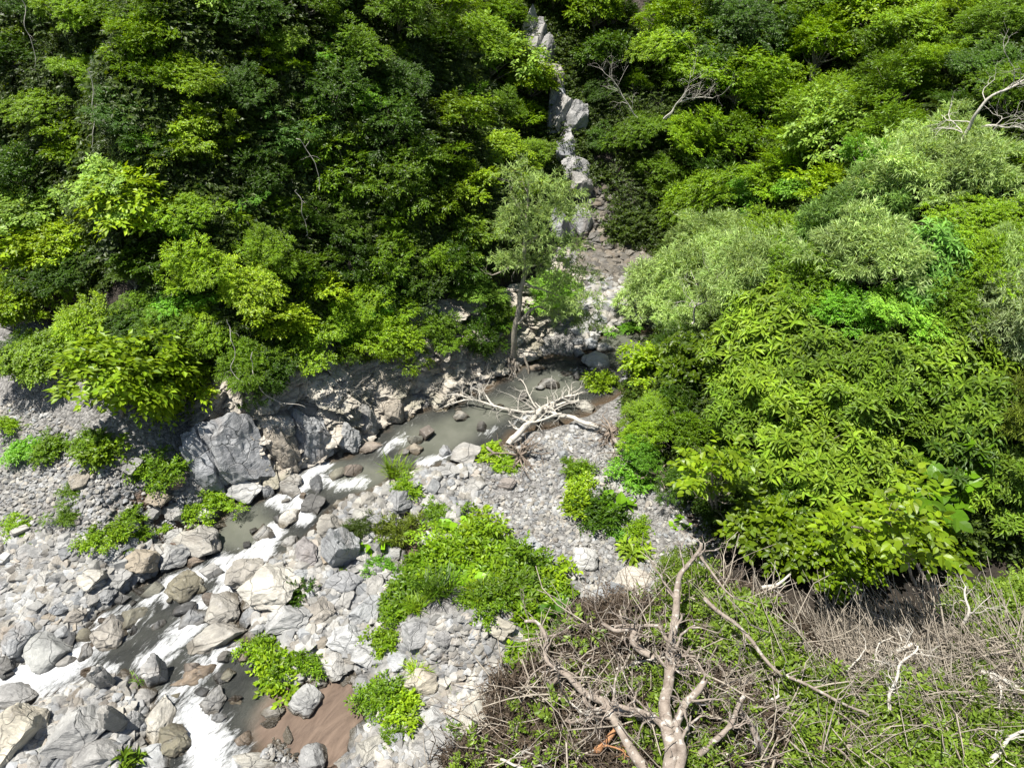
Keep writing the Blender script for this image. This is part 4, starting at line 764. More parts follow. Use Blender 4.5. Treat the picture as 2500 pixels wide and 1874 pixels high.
row([('rosette', 1560, 840, 130, LIME), ('rosette', 1650, 830, 170, LIME), ('rosette', 1750, 860, 180, LIME), ('rosette', 1850, 890, 170, MID), ('rosette', 1620, 930, 160, MID), ('rosette', 1720, 970, 180, LIME), ('rosette', 1840, 980, 170, LIME), ('rosette', 1950, 920, 150, MID), ('rosette', 2060, 940, 160, DEEP), ('feather', 2170, 900, 150, MID)], 'in lower row of thicket', 'glossy leaved trees of the lower row')
row([('rosette', 1540, 990, 110, MID), ('rosette', 1640, 1030, 140, MID), ('fine', 1720, 1060, 130, DEEP), ('big', 1985, 1010, 150, MID), ('big', 2060, 990, 130, MID), ('big', 1920, 1050, 120, LIME), ('rosette', 2150, 1010, 140, MID), ('oval', 1830, 1090, 150, LIME)], 'at lower front of thicket', 'plants at the lower front of the thicket')
row([('oval', 1690, 1130, 150, LIME), ('oval', 1620, 1160, 90, LIME), ('oval', 1770, 1205, 150, LIME), ('oval', 1880, 1130, 150, YEL), ('oval', 1960, 1160, 150, LIME), ('oval', 1840, 1190, 110, LIME), ('rosette', 2090, 1100, 130, LIME), ('rosette', 2170, 1120, 130, MID), ('oval', 1700, 1210, 90, LIME), ('rosette', 2140, 1060, 150, MID)], 'above the shaded hollow', 'shrubs overhanging the shaded hollow', 'shrub', 'shrub')
row([('fine', 1410, 890, 90, LIME), ('fine', 1400, 950, 110, LIME), ('fine', 1370, 1000, 80, OLIVE), ('broad_l', 1300, 830, 60, LIME), ('broad_l', 1400, 790, 90, LIME), ('fine', 1470, 960, 120, MID), ('fine', 1460, 860, 100, DEEP), ('fine', 1460, 760, 120, DEEP), ('oval', 1510, 780, 130, MID), ('fine', 1500, 1040, 110, DEEP), ('fine', 1600, 1130, 110, DEEP)], 'at edge of right bank', 'bushes at the left edge of the right bank', 'bush', 'bush')

# undergrowth that carpets both slopes
def clump(kind, seed, n, leaf, r=0.5, mat=None, z=.35):
    global RNG
    keepr = RNG; RNG = np.random.default_rng(seed)
    d = nrm(RNG.normal(size=(n, 3))); d[:, 2] = np.abs(d[:, 2]); B = d*np.array([r, r, z])*RNG.uniform(.2, 1, (n, 1)); T = nrm(d+RNG.normal(0, .3, (n, 3)))
    V, Fc = leaves(kind, *sprigs(kind, B, T, leaf)); RNG = keepr; return make_mesh('clump', V, Fc, mat or LEAFM[kind], False)
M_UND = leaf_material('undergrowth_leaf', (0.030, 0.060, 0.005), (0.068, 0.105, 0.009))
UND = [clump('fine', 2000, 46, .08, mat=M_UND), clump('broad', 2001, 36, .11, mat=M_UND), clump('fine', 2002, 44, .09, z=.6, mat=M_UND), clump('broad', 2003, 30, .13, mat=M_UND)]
def slope_points(n, cond):
    x = RNG.uniform(-26, 26, n*6); y = RNG.uniform(8, 44, n*6); z = ground(x, y); u, v, d = project(np.stack([x, y, z], -1)); m = (u > -700) & (u < 3300) & (v > -160) & (v < 2000) & ((u < 1430) | (u > 1640) | (v > 520) | (RNG.random(len(x)) < .25))
    x, y, z, d = x[m], y[m], z[m], d[m]; dl = -polydist(x, y, LEFT)[0]; dr = polydist(x, y, RIGHT)[0]; m = cond(x, y, dl, dr); return x[m][:n], y[m][:n], z[m][:n], d[m][:n]
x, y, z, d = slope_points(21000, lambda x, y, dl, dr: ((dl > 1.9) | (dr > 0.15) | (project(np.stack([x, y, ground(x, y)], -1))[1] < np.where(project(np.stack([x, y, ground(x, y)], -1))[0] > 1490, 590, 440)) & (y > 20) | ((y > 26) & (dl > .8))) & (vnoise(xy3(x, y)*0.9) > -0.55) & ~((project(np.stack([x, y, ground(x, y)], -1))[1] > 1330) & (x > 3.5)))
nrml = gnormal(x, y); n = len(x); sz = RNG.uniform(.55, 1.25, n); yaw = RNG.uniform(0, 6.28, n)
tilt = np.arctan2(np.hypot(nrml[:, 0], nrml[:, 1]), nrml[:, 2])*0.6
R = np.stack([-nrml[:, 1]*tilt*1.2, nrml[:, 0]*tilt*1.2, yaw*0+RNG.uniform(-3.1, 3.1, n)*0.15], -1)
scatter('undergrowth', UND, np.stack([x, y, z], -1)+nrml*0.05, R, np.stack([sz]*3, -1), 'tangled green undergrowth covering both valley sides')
print('objects', len(bpy.data.objects))
#PART2
# ------------------------------------------------------------ branching wood
def branch(g, p, d, L, r, lev, curl=.35, upb=0.0, kids=3, sides=5, R_=None):
    """a crooked limb that forks; every twig is a tapered tube"""
    R_ = R_ or RNG; n = 7; P = [np.array(p, float)]; d = nrm(np.array(d, float))
    for k in range(n):
        d = nrm(d+R_.normal(0, curl, 3)*0.6+np.array([0, 0, upb*.2])); P.append(P[-1]+d*L/n)
    P = np.array(P); rad = np.linspace(r, r*.42, n+1); g.tube(P, rad, sides if lev > 0 else 3, .08)
    if lev > 0:
        for k in range(kids):
            i = R_.integers(2, n+1); dd = nrm(P[i]-P[i-1]); side = nrm(np.cross(dd, R_.normal(size=3)))
            branch(g, P[i], dd*.7+side*R_.uniform(.5, 1.0), L*R_.uniform(.45, .72), r*.5*(1-.25*i/n), lev-1, curl, upb, kids, max(3, sides-1), R_)
def limb(g, pts, r0, r1, n=26, jit=.05, twigs=0, tl=.6, lev=1, curl=.4, sides=8):
    Pq = smooth_line(pts, n, jit); g.tube(Pq, np.linspace(r0, r1, n), sides, .10)
    for k in range(twigs):
        i = RNG.integers(n//5, n); dd = nrm(Pq[i]-Pq[i-1]); s_ = nrm(np.cross(dd, RNG.normal(size=3))); s_[2] = abs(s_[2])*.8
        branch(g, Pq[i], dd*.6+s_, tl*RNG.uniform(.5, 1.3), (r0+(r1-r0)*i/n)*.4, lev, curl)
    return Pq
def thing(name, label, cat, loc, group=None):
    o = bpy.data.objects.new(name, None); col.objects.link(o); o.empty_display_size = .2; o.location = loc; tag(o, label, cat, group); return o
def child(name, me, root):
    me.transform(Matrix.Translation(-Vector(root.location))); return link(name, me, root)
def atY(u, v, Y): d = ray(u, v); return np.array([0, 0, CAMZ])+d*(Y/d[1])
def over(u, v, h):
    P, t = hit(u, v, h); return P
def leafy(centres, rads, kind, leaf, per, mat=None, flat=.8):
    Bs, Ts = [], []
    for c, q in zip(centres, rads):
        d = nrm(RNG.normal(size=(per, 3))); d[:, 2] = np.abs(d[:, 2])*.9-.2; e = d*np.array([1, 1, flat])*q*RNG.uniform(.3, 1.05, (per, 1)); Bs.append(np.asarray(c)+e); Ts.append(nrm(d+RNG.normal(0, .3, (per, 3))))
    V, Fc = leaves(kind, *sprigs(kind, np.concatenate(Bs), np.concatenate(Ts), leaf)); return make_mesh('crown', V, Fc, mat or LEAFM[kind], False)

# the slender pale tree on the lip of the rock wall
P0, _ = hit(1256, 880); Yt = P0[1]
tp = [tuple(P0-[0, 0, .2])]+[tuple(atY(u, v, Yt-.25-.02*k)) for k, (u, v) in enumerate([(1257, 820), (1262, 768), (1279, 678), (1283, 600), (1288, 520), (1292, 440)])]
root = thing('tree', 'slender pale trunked tree with feathery grey green crown, leaning over the stream', 'tree', tuple(P0))
g = Geo(); limb(g, tp, .10, .03, 30, .05, 3, .6, 1, .3)
for a in ([(1277, 690), (1310, 700), (1345, 715), (1362, 722)], [(1266, 790), (1290, 760), (1320, 745), (1345, 765)], [(1285, 600), (1330, 560), (1370, 520)], [(1287, 540), (1250, 480), (1240, 440)], [(1282, 640), (1230, 660), (1200, 672)]):
    limb(g, [atY(u, v, Yt-.3) for u, v in a], .05, .012, 12, .04, 4, .4, 1)
child('trunk', g.mesh('trunk', M_PALE), root).color = (.62, .6, .55, 1)
cc = [(1262, 425, 45), (1290, 470, 55), (1345, 455, 50), (1385, 478, 45), (1300, 520, 60), (1350, 530, 55), (1405, 520, 40), (1260, 520, 40), (1245, 560, 45), (1300, 585, 55), (1350, 600, 60), (1400, 600, 40), (1310, 650, 60), (1370, 655, 55), (1270, 640, 38), (1420, 680, 50), (1385, 720, 50), (1345, 690, 40), (1430, 740, 45), (1390, 780, 45), (1230, 640, 30), (1440, 790, 36), (1360, 750, 36)]
cn = [atY(u, v, Yt-.55+RNG.normal(0, .35)) for u, v, _ in cc]; cr = [q*1.0*Yt/F for *_, q in cc]
c_ = child('crown', leafy(cn, cr, 'feather', .15, 55), root); c_.color = (3.2, 3.0, 3.2, 1)
# exposed root mass under it
g = Geo()
for k in range(16): branch(g, P0+[RNG.uniform(-.25, .3), -.25, RNG.uniform(-.1, .3)], [RNG.uniform(-.5, .5), -.4, -1.3], 1.0, .045, 1, .35)
tag(link('tree_roots', g.mesh('tree_roots', M_BARK)), 'dark roots hanging over the rock below the pale trunked tree', 'roots')

# driftwood across the stream
def driftwood(label, line, h, r0, r1, twigs, tl, mat=M_PALE, rootball=None, name='fallen_tree', extra=(), lev=2, cat='fallen tree'):
    pts = [over(u, v, hh) for (u, v), hh in zip(line, h)]; root = thing(name, label, cat, (pts[0][0], pts[0][1], float(ground(pts[0][0], pts[0][1]))))
    g = Geo(); limb(g, pts, r0, r1, 28, .05, twigs, tl, lev, .38); child('trunk', g.mesh('trunk', mat), root)
    for e in extra:
        g = Geo(); limb(g, [over(u, v, hh) for u, v, hh in e], r0*.55, r1*.5, 18, .05, 6, tl*.7, 1, .4, 6); child('limb', g.mesh('limb', mat), root)
    if rootball:
        g = Geo(); c = over(rootball[0], rootball[1], .2)
        for k in range(34): branch(g, c, RNG.normal(size=3)*[1, 1, .6], rootball[2]*RNG.uniform(.5, 1.2), .028, 1, .5, kids=3)
        child('root_ball', g.mesh('root_ball', M_TWIG), root)
    return root
driftwood('bleached fallen tree reaching out over the stream with bare forked branches', [(1462, 1042), (1395, 1018), (1323, 1003), (1266, 1003), (1205, 988), (1148, 970), (1085, 992)], [.25, .3, .45, .5, .55, .6, .4], .06, .018, 22, .65, rootball=(1490, 1050, .7),
          extra=([(1323, 1003, .45), (1300, 985, .6), (1285, 955, .8), (1270, 925, .9)], [(1205, 988, .5), (1180, 960, .6), (1150, 940, .7)], [(1370, 1010, .4), (1300, 1030, .4), (1240, 1010, .4)], [(1148, 972, .6), (1110, 965, .6), (1080, 965, .6)]))
driftwood('thick pale log propped under the bleached fallen tree', [(1240, 1085), (1275, 1052), (1303, 1018), (1330, 992), (1395, 968)], [.15, .3, .45, .5, .6], .085, .05, 10, .5, rootball=(1270, 1110, .75), lev=1,
          extra=([(1320, 1005, .5), (1370, 975, .6), (1410, 960, .7)], [(1330, 1000, .5), (1380, 985, .5), (1412, 975, .5)]))
driftwood('broken brown stick leaning on the root mass', [(1190, 1092), (1215, 1110), (1235, 1125)], [.3, .2, .1], .035, .02, 0, .1, M_DEADWOOD, name='driftwood_stick', cat='stick')
driftwood('exposed grey roots hanging from the right bank', [(1500, 1070), (1530, 1110), (1590, 1140), (1640, 1160)], [.3, .25, .2, .1], .05, .03, 14, .6, M_DEADWOOD, rootball=(1610, 1155, .6), name='bank_roots', cat='roots')
driftwood('bare pale branch sticking out of the shrubs over the cliff', [(700, 1000), (735, 968), (775, 955), (830, 952), (880, 972)], [.4, .5, .6, .7, .7], .035, .012, 16, .6, M_PALE, name='bare_branch', cat='branch', lev=2)

# bare branches among the right hand trees, hanging vines on the left cliff
for lb, pl, r in (('bare pale forked branch at the right edge of the picture', [(2335, 375), (2360, 320), (2385, 270), (2430, 225), (2500, 195)], .05), ('thin bare branch crossing below the forked one at the right edge', [(2385, 310), (2430, 305), (2500, 315)], .03),
                  ('bare grey branches in the dark gap of the right slope', [(1625, 290), (1650, 260), (1675, 225), (1685, 190)], .03), ('leafless twiggy branch left in the dark gap', [(1560, 290), (1530, 250), (1510, 215), (1490, 190)], .03), ('leafless branch bending right in the dark gap', [(1620, 290), (1660, 250), (1710, 235), (1740, 240)], .028),
                  ('pale twisted branch in the grey green trees', [(1690, 790), (1700, 745), (1730, 735), (1715, 705)], .03)):
    P, t = hit(*pl[0], 1.0); g = Geo(); limb(g, [atY(u, v, P[1]-.6-.1*k) for k, (u, v) in enumerate(pl)], r, r*.4, 20, .06, 9, .9, 2, .4, 6); tag(link('bare_branch', g.mesh('bare_branch', M_PALE)), lb, 'branch')
for lb, pl in (('long thin vine hanging beside the bluish green tree', [(190, 150), (196, 240), (205, 320), (228, 385)]), ('thin vine hanging at the top left corner', [(48, 0), (60, 60), (72, 130), (80, 190)]), ('looped pale vine hanging over the buttress slabs', [(545, 760), (555, 830), (590, 870), (660, 880)]),
               ('knotted pale vine tangle above the buttress slabs', [(490, 690), (500, 730), (515, 760), (495, 790), (530, 830)]), ('short vine under the outcrop', [(640, 410), (655, 470), (660, 510)]), ('vine at the middle of the cliff', [(640, 300), (680, 350), (690, 410)])):
    pl = [(a*K, b*K) if lb[:5] in ('loope', 'knott') and False else (a*K, b*K) for a, b in pl]; P, t = hit(*pl[1]); P2, _ = hit(*pl[-1]); Y = min(P[1], P2[1])-.9
    g = Geo(); Pq = limb(g, [atY(u, v, Y) for u, v in pl], .010, .006, 24, .10, 3, .3, 0, .5, 5); tag(link('hanging_vine', g.mesh('hanging_vine', M_PALE)), lb, 'vine')

# two thin trunked saplings in front of the dark hollow
for lb, pl, fork, tufts in (('thin pale sapling with two forked stems and yellow green leaves before the dark hollow', [(2284, 1512), (2262, 1417), (2230, 1360), (2200, 1305), (2160, 1270)], [(2280, 1505), (2225, 1400), (2200, 1340), (2130, 1300), (2080, 1285)], [(2200, 1295, 60), (2160, 1265, 60), (2250, 1290, 50), (2120, 1290, 60), (2060, 1290, 55), (2290, 1340, 45), (2240, 1210, 60), (2180, 1330, 40)]),
                        ('slim sapling with a curved pale dead branch left of the hollow', [(1740, 1265), (1752, 1200), (1745, 1160)], [(1762, 1260), (1748, 1225), (1740, 1190)], [(1745, 1150, 40), (1700, 1160, 35), (1770, 1180, 35)]),
                        ('slender grey stemmed sapling at the left foot of the thicket', [(1752, 1280), (1748, 1220), (1738, 1170), (1742, 1120)], [(1750, 1260), (1735, 1200), (1700, 1150)], [(1720, 1120, 60), (1760, 1110, 60), (1690, 1150, 40)])):
    P, t = hit(pl[0][0], pl[0][1]); root = thing('sapling', lb, 'sapling', tuple(P)); g = Geo()
    Y = P[1]
    for q, f in ((pl, 1), (fork, .8)): limb(g, [P-[0, 0, .2]]+[atY(u, v, Y-.2*k) for k, (u, v) in enumerate(q[1:], 1)], .045*f, .015, 22, .03, 7, .5, 1, .3, 6)
    child('trunk', g.mesh('trunk', M_DEADWOOD), root); c_ = child('crown', leafy([atY(u, v, Y-.8+RNG.normal(0, .2)) for u, v, _ in tufts], [q*Y/F for *_, q in tufts], 'oval', .17, 9), root); c_.color = (2.3, 1.9, .9, 1)
P = over(1740, 1440, 1.1); g = Geo(); limb(g, [over(1858, 1435, .9), over(1900, 1430, .8), over(1930, 1400, 1.0)], .035, .02, 12, .03, 3, .4, 0); tag(link('dead_branch', g.mesh('dead_branch', M_PALE)), 'curved pale dead branch below the oval leaves at the hollow', 'branch')

# ------------------------------------------------------------ herbs of the gravel banks
HERB = {}
def herb(kind, seed, leaf, n, r=.5, z=.5, clumps=6):
    cs = [np.array([RNG.normal(0, r*.55), RNG.normal(0, r*.55), RNG.uniform(.05, z*.6)]) for _ in range(clumps)]; me = leafy(cs, [r*RNG.uniform(.15, .5) for _ in cs], kind, leaf, n//clumps); me.name = 'foliage'; return me
HERB['leafy'] = [herb('fine', 1, .12, 330, clumps=16) for _ in range(3)]; HERB['broad'] = [herb('broad', 1, .16, 200, clumps=13) for _ in range(2)]
HERB['big'] = [herb('big', 1, .42, 8, .35, .4, 4), herb('big', 1, .36, 10, .35, .4, 5)]; HERB['reed'] = [herb('grass', 1, .75, 14, .3, .2), herb('grass', 1, .6, 16, .4, .2)]
HERB['fern'] = [herb('rosette', 1, .42, 10, .25, .4, 5)]; HERB['soft'] = [herb('feather', 1, .2, 260, clumps=14) for _ in range(2)]; HERB['clover'] = [herb('fine', 1, .09, 420, .5, .25, 20)]
def put_herb(kind, x, y, w, tint, label, hs=1.0, group=None, lift=0.0, name='herb', cat='plant'):
    u, v = x*K, y*K; w = w*K*(.8 if kind == 'clover' else .92); P, t = hit(u, v+w*.2, lift); s = w*t/F; m = HERB[kind][int(u+v) % len(HERB[kind])]; o = link(name, m); o.scale = (s, s, s*hs); o.rotation_euler = (random.uniform(-.2, .2), random.uniform(-.2, .2), random.uniform(0, 6.28)); o.location = (P[0], P[1], P[2]-.03); o.color = (*tint, 1); tag(o, label, cat, group)
HB = [('reed', 845, 1030, 85, MID, 'tall reedy plant between the pool and the boulders', 1.2), ('leafy', 880, 1050, 60, LIME, 'bright leafy plant right of the tall reeds', 1), ('soft', 775, 1140, 60, DEEP, 'dark feathery herb beside the smooth round boulder', 1), ('soft', 850, 1145, 80, MID, 'feathery herb above the tallest boulder on its right', 1), ('big', 815, 1185, 55, LIME, 'broad leaved bright plant right of the tallest boulder', 1), ('leafy', 815, 1215, 45, OLIVE, 'small olive herb below the broad leaved bright plant', 1),
 ('leafy', 955, 1110, 60, MID, 'leafy herb above the brown side channel', 1), ('big', 990, 1130, 60, LIME, 'scalloped bright leaf plant beside the side channel', .8), ('leafy', 725, 1225, 32, MID, 'small herb on the foot of the tallest boulder', 1), ('leafy', 632, 1280, 70, DEEP, 'dark green bush on the largest whitish block', 1.2), ('reed', 597, 1195, 40, LIME, 'short grass tuft beside the lone stream rock', .7),
 ('leafy', 575, 1390, 80, LIME, 'upper bright bush at the edge of the dark pool', 1.2), ('broad', 590, 1440, 90, LIME, 'lower bright bush at the edge of the dark pool', 1.2), ('leafy', 650, 1420, 70, MID, 'bright bush to the right at the dark pool', 1), ('reed', 300, 1470, 45, OLIVE, 'thin grass growing on the rocky island', .9), ('broad', 845, 1380, 60, MID, 'narrow bush at the left end of the rubble heap', 1.3),
 ('leafy', 830, 1490, 90, MID, 'bush beside the brown sand flat', 1), ('broad', 870, 1520, 80, LIME, 'bush with long leaves right of the sand flat', 1), ('reed', 900, 1445, 60, LIME, 'arching grass tuft below the rubble heap', 1), ('leafy', 860, 1580, 60, MID, 'lower bush right of the sand flat', 1), ('leafy', 1022, 1605, 65, MID, 'bush at the bottom among the boulders', 1), ('big', 965, 1495, 34, LIME, 'tiny bright plant below the rubble heap', 1), ('reed', 985, 1500, 30, MID, 'tiny grass tuft below the rubble heap', .8),
 ('fern', 283, 1640, 70, MID, 'large leaved plant at the bottom edge', 1.6), ('big', 180, 1640, 30, LIME, 'bright green sprout near the bottom left', 1), ('reed', 90, 1610, 40, OLIVE, 'dry grass tuft near the bottom left corner', .8),
 ('clover', 440, 1080, 95, LIME, 'low bright herb carpet at the foot of the buttress', 1), ('clover', 400, 1088, 55, LIME, 'left part of the low herb carpet', 1), ('clover', 478, 1078, 45, LIME, 'right part of the low herb carpet', 1), ('leafy', 345, 1010, 80, MID, 'leafy shrub at the left foot of the rock buttress', 1.2), ('broad', 228, 970, 80, MID, 'round leaved bush high on the left gravel slope', 1), ('leafy', 200, 945, 60, MID, 'bush above the round leaved one on the gravel slope', 1), ('leafy', 120, 950, 70, MID, 'bush on the upper left gravel slope', .8), ('clover', 60, 950, 90, OLIVE, 'sparse weeds on the upper gravel slope', .8), ('clover', 30, 900, 80, LIME, 'weeds at the left edge of the upper slope', .8),
 ('clover', 165, 1050, 60, MID, 'weeds in the middle of the left gravel slope', .9), ('clover', 35, 1125, 75, LIME, 'low bush at the left edge above the rock bank', 1), ('clover', 150, 1100, 60, MID, 'weeds left of the herb patch row', .9), ('clover', 230, 1140, 100, LIME, 'broad low patch above the left rock bank', 1), ('clover', 290, 1150, 60, MID, 'low patch right of the broad one', 1), ('clover', 265, 1100, 60, MID, 'low patch above the broad one', .8), ('clover', 350, 1130, 40, LIME, 'small patch by the blue grey rock', 1), ('clover', 310, 1105, 40, LIME, 'small round patch on the slope foot', 1), ('clover', 80, 1150, 50, MID, 'little weed patch near the left edge', .8),
 ('broad', 1255, 1050, 60, LIME, 'bright bush on the middle of the gravel bar edge', 1), ('leafy', 1250, 1010, 50, MID, 'narrow bush climbing the right bank', 1.2), ('leafy', 1290, 1100, 90, DEEP, 'dark rounded bush on the right gravel bar', 1), ('broad', 1240, 1075, 60, LIME, 'yellowish bush left of the dark rounded one', .9), ('big', 1330, 1075, 70, MID, 'huge lobed leaf plant beside the dark rounded bush', .9), ('fern', 1365, 1185, 80, LIME, 'fern like plant with long fronds above the dead brush', 1), ('leafy', 1385, 1140, 50, LIME, 'bright herb above the fern like plant', 1), ('big', 1470, 1130, 40, LIME, 'small bright plant at the right bank foot', 1), ('leafy', 1330, 1150, 40, OLIVE, 'olive herb left of the fern like plant', 1),
 ('clover', 1200, 1280, 60, MID, 'herb right of the big green patch', 1), ('broad', 1060, 975, 50, LIME, 'herb at the root mass of the pale log', 1), ('leafy', 1050, 955, 40, MID, 'small bush at the water edge by the pale log', 1), ('leafy', 1095, 1000, 50, LIME, 'herb right of the square grey boulder', .8), ('leafy', 1170, 905, 50, MID, 'herbs under the pale log', .7), ('leafy', 1370, 1010, 80, OLIVE, 'loose olive bush below the right bank edge', 1), ('clover', 1350, 690, 70, OLIVE, 'weeds by the uppermost gravel', .7), ('leafy', 1400, 605, 60, MID, 'bush at the mouth of the shaded gully', .8)]
for q in HB: put_herb(*q)
PATCH = [(985, 1200, 100, LIME, 'leafy'), (1040, 1170, 90, LIME, 'broad'), (930, 1240, 100, MID, 'leafy'), (1000, 1250, 100, LIME, 'big'), (1070, 1240, 110, LIME, 'leafy'), (1130, 1230, 90, MID, 'leafy'), (890, 1290, 100, MID, 'leafy'), (950, 1300, 100, DEEP, 'reed'), (1110, 1290, 110, MID, 'leafy'), (1170, 1290, 90, LIME, 'broad'), (858, 1320, 60, MID, 'leafy'), (1160, 1350, 90, MID, 'broad'), (1210, 1330, 80, DEEP, 'big'), (1200, 1400, 90, MID, 'broad'), (1240, 1390, 70, DEEP, 'broad'), (1020, 1285, 70, YEL, 'reed'), (960, 1210, 60, LIME, 'broad'), (1050, 1200, 60, LIME, 'leafy'), (1090, 1200, 60, LIME, 'leafy'), (1140, 1400, 60, MID, 'leafy'), (905, 1318, 50, MID, 'reed'), (1040, 1300, 80, MID, 'leafy')]
PATCH.sort()
for k, (x, y, w, tint, kd) in enumerate(PATCH): put_herb(kd, x, y-14, w*1.1, tint, '%s %s plant in the big green patch, %s counting from its left end' % (TN[tint], {'leafy': 'small leaved', 'broad': 'broad leaved', 'big': 'large lobed', 'reed': 'grassy'}[kd], ORD[k]), 1.0, 'plants of the big green patch')

# ------------------------------------------------------------ the dead brush in the foreground
def twig_clump(seed, n, L, r, mat, flat=.5, cl=.35):
    global RNG
    k = RNG; RNG = np.random.default_rng(seed); g = Geo()
    for _ in range(n):
        a = RNG.random()*6.28; d = np.array([math.cos(a), math.sin(a), RNG.normal(0, flat)]); p = RNG.normal(0, .22, 3)*[1, 1, .6]; P = [p-d*L*.3]
        c = RNG.normal(0, cl, 3)
        for j in range(5): d = nrm(d+c*.5+RNG.normal(0, cl*.7, 3)); P.append(P[-1]+d*L/5*RNG.uniform(.7, 1.2))
        g.tube(P, np.linspace(r, r*.4, 6)*RNG.uniform(.5, 1.4), 3)
    me = g.mesh('twigs', mat, True); RNG = k; return me
M_STRAW = bark_material('dry_stem', (0.20, 0.17, 0.13), (0.42, 0.37, 0.30), 4.0); M_CREEP = leaf_material('creeper_leaf', (0.11, 0.19, 0.018), (0.20, 0.29, 0.03))
TW = [twig_clump(3000+k, 16, .95, .0085, M_TWIG) for k in range(5)]+[twig_clump(3010+k, 5, 1.7, .016, M_STRAW, .35, .45) for k in range(4)]
STRAW = [twig_clump(3020+k, 22, 1.5, .008, M_STRAW, .18, .16) for k in range(4)]
BR = [clump('fine', 3100+k, 26, .055, .32, M_DEADLEAF, .3) for k in range(3)]
GR = [clump('fine', 3200+k, 16, .10, .34, M_CREEP, .3) for k in range(2)]+[clump('broad', 3203, 12, .13, .34, M_CREEP, .3)]
def brush_pts(n, poly, hmax):
    pp = np.array(poly, float)*K; u = RNG.uniform(pp[:, 0].min(), pp[:, 0].max(), n*3); v = RNG.uniform(pp[:, 1].min(), pp[:, 1].max(), n*3); m = inside(u, v, pp); u, v = u[m][:n], v[m][:n]
    out = np.array([hit(a, b, RNG.random()*hmax)[0] for a, b in zip(u, v)]); return out
def scat(name, protos, P, s0, s1, label, tilt=.5, yaw=None):
    n = len(P); s = RNG.uniform(s0, s1, n); scatter(name, protos, P, np.stack([RNG.normal(0, tilt, n), RNG.normal(0, tilt, n), RNG.uniform(0, 6.28, n) if yaw is None else yaw+RNG.normal(0, .25, n)], -1), np.stack([s]*3, -1), label)
B_ALL = [(1065, 1500), (1150, 1470), (1200, 1430), (1260, 1340), (1320, 1300), (1430, 1320), (1520, 1260), (1600, 1300), (1700, 1410), (1900, 1420), (2280, 1370), (2280, 1720), (960, 1720), (980, 1640), (1090, 1590)]
B_BROWN = [(1075, 1490), (1200, 1450), (1260, 1340), (1340, 1310), (1420, 1330), (1540, 1270), (1610, 1290), (1760, 1390), (1800, 1500), (1780, 1720), (960, 1720), (980, 1650), (1090, 1600)]
B_STRAW = [(1560, 1410), (1800, 1425), (2150, 1410), (2230, 1440), (2230, 1560), (1900, 1540), (1600, 1460)]
B_GREEN = [[(1760, 1500), (2000, 1450), (2280, 1400), (2280, 1720), (1680, 1720)], [(2050, 1290), (2280, 1260), (2280, 1420), (2120, 1400)], [(1540, 1380), (1640, 1360), (1760, 1440), (1850, 1540), (1760, 1560), (1640, 1460)], [(1580, 1290), (1640, 1340), (1700, 1400), (1660, 1420), (1580, 1330)], [(1430, 1220), (1520, 1180), (1560, 1300), (1500, 1400), (1420, 1320)], [(1400, 1460), (1480, 1480), (1460, 1620), (1400, 1600)], B_BROWN]
scat('dead_twigs', TW, brush_pts(1150, B_ALL, .65), .55, 1.25, 'tangle of dry grey and brown twigs covering the foreground bank')
scat('dry_stems', STRAW, brush_pts(520, B_STRAW, .8), .45, 1.3, 'mat of long pale dry stems lying to the right', .15, math.radians(18))
scat('withered_foliage', BR, brush_pts(2500, B_BROWN, .55), .7, 1.4, 'withered brown foliage clinging to the fallen brush')
scat('green_creepers', GR, np.concatenate([brush_pts(n, bp, .85 if k < 2 else 1.0) for k, (bp, n) in enumerate(zip(B_GREEN, (1000, 220, 230, 80, 80, 60, 110)))]), .5, 1.05, 'bright green creepers and seedlings growing through the dead brush')

def dead_tree(label, lines, name='dead_tree', cat='dead tree', mat=M_DEADWOOD, group=None):
    root = None
    for k, (pts, r0, r1, tw) in enumerate(lines):
        W3 = [over(u, v, h*1.12+.12) for u, v, h in pts]
        if root is None: root = thing(name, label, cat, (W3[0][0], W3[0][1], float(ground(W3[0][0], W3[0][1]))), group)
        g = Geo(); limb(g, W3, r0, r1, 34, .06, tw, .55, 2, .5, 9); child('trunk' if k == 0 else 'limb', g.mesh('trunk' if k == 0 else 'limb', mat), root)
    return root
dead_tree('dead tree with a thick upright trunk and crooked limbs rising from the brush', [
    ([(1634, 1900, .9), (1633, 1790, 1.0), (1631, 1684, 1.1), (1634, 1571, 1.25), (1655, 1499, 1.4), (1656, 1400, 1.5), (1690, 1368, 1.5), (1712, 1327, 1.6)], .105, .03, 18),
    ([(1660, 1900, .9), (1654, 1775, 1.05), (1676, 1707, 1.2), (1721, 1657, 1.3)], .08, .045, 8), ([(1636, 1788, 1.0), (1590, 1752, 1.1), (1559, 1740, 1.1), (1500, 1722, 1.1)], .06, .03, 9),
    ([(1592, 1600, 1.1), (1560, 1590, 1.1), (1545, 1565, 1.2), (1556, 1531, 1.3), (1500, 1540, 1.3), (1470, 1520, 1.3)], .055, .028, 7), ([(1700, 1350, 1.55), (1740, 1400, 1.5), (1790, 1455, 1.4), (1850, 1480, 1.3)], .025, .010, 7), ([(1640, 1580, 1.2), (1600, 1520, 1.3), (1500, 1530, 1.3)], .035, .02, 6)])
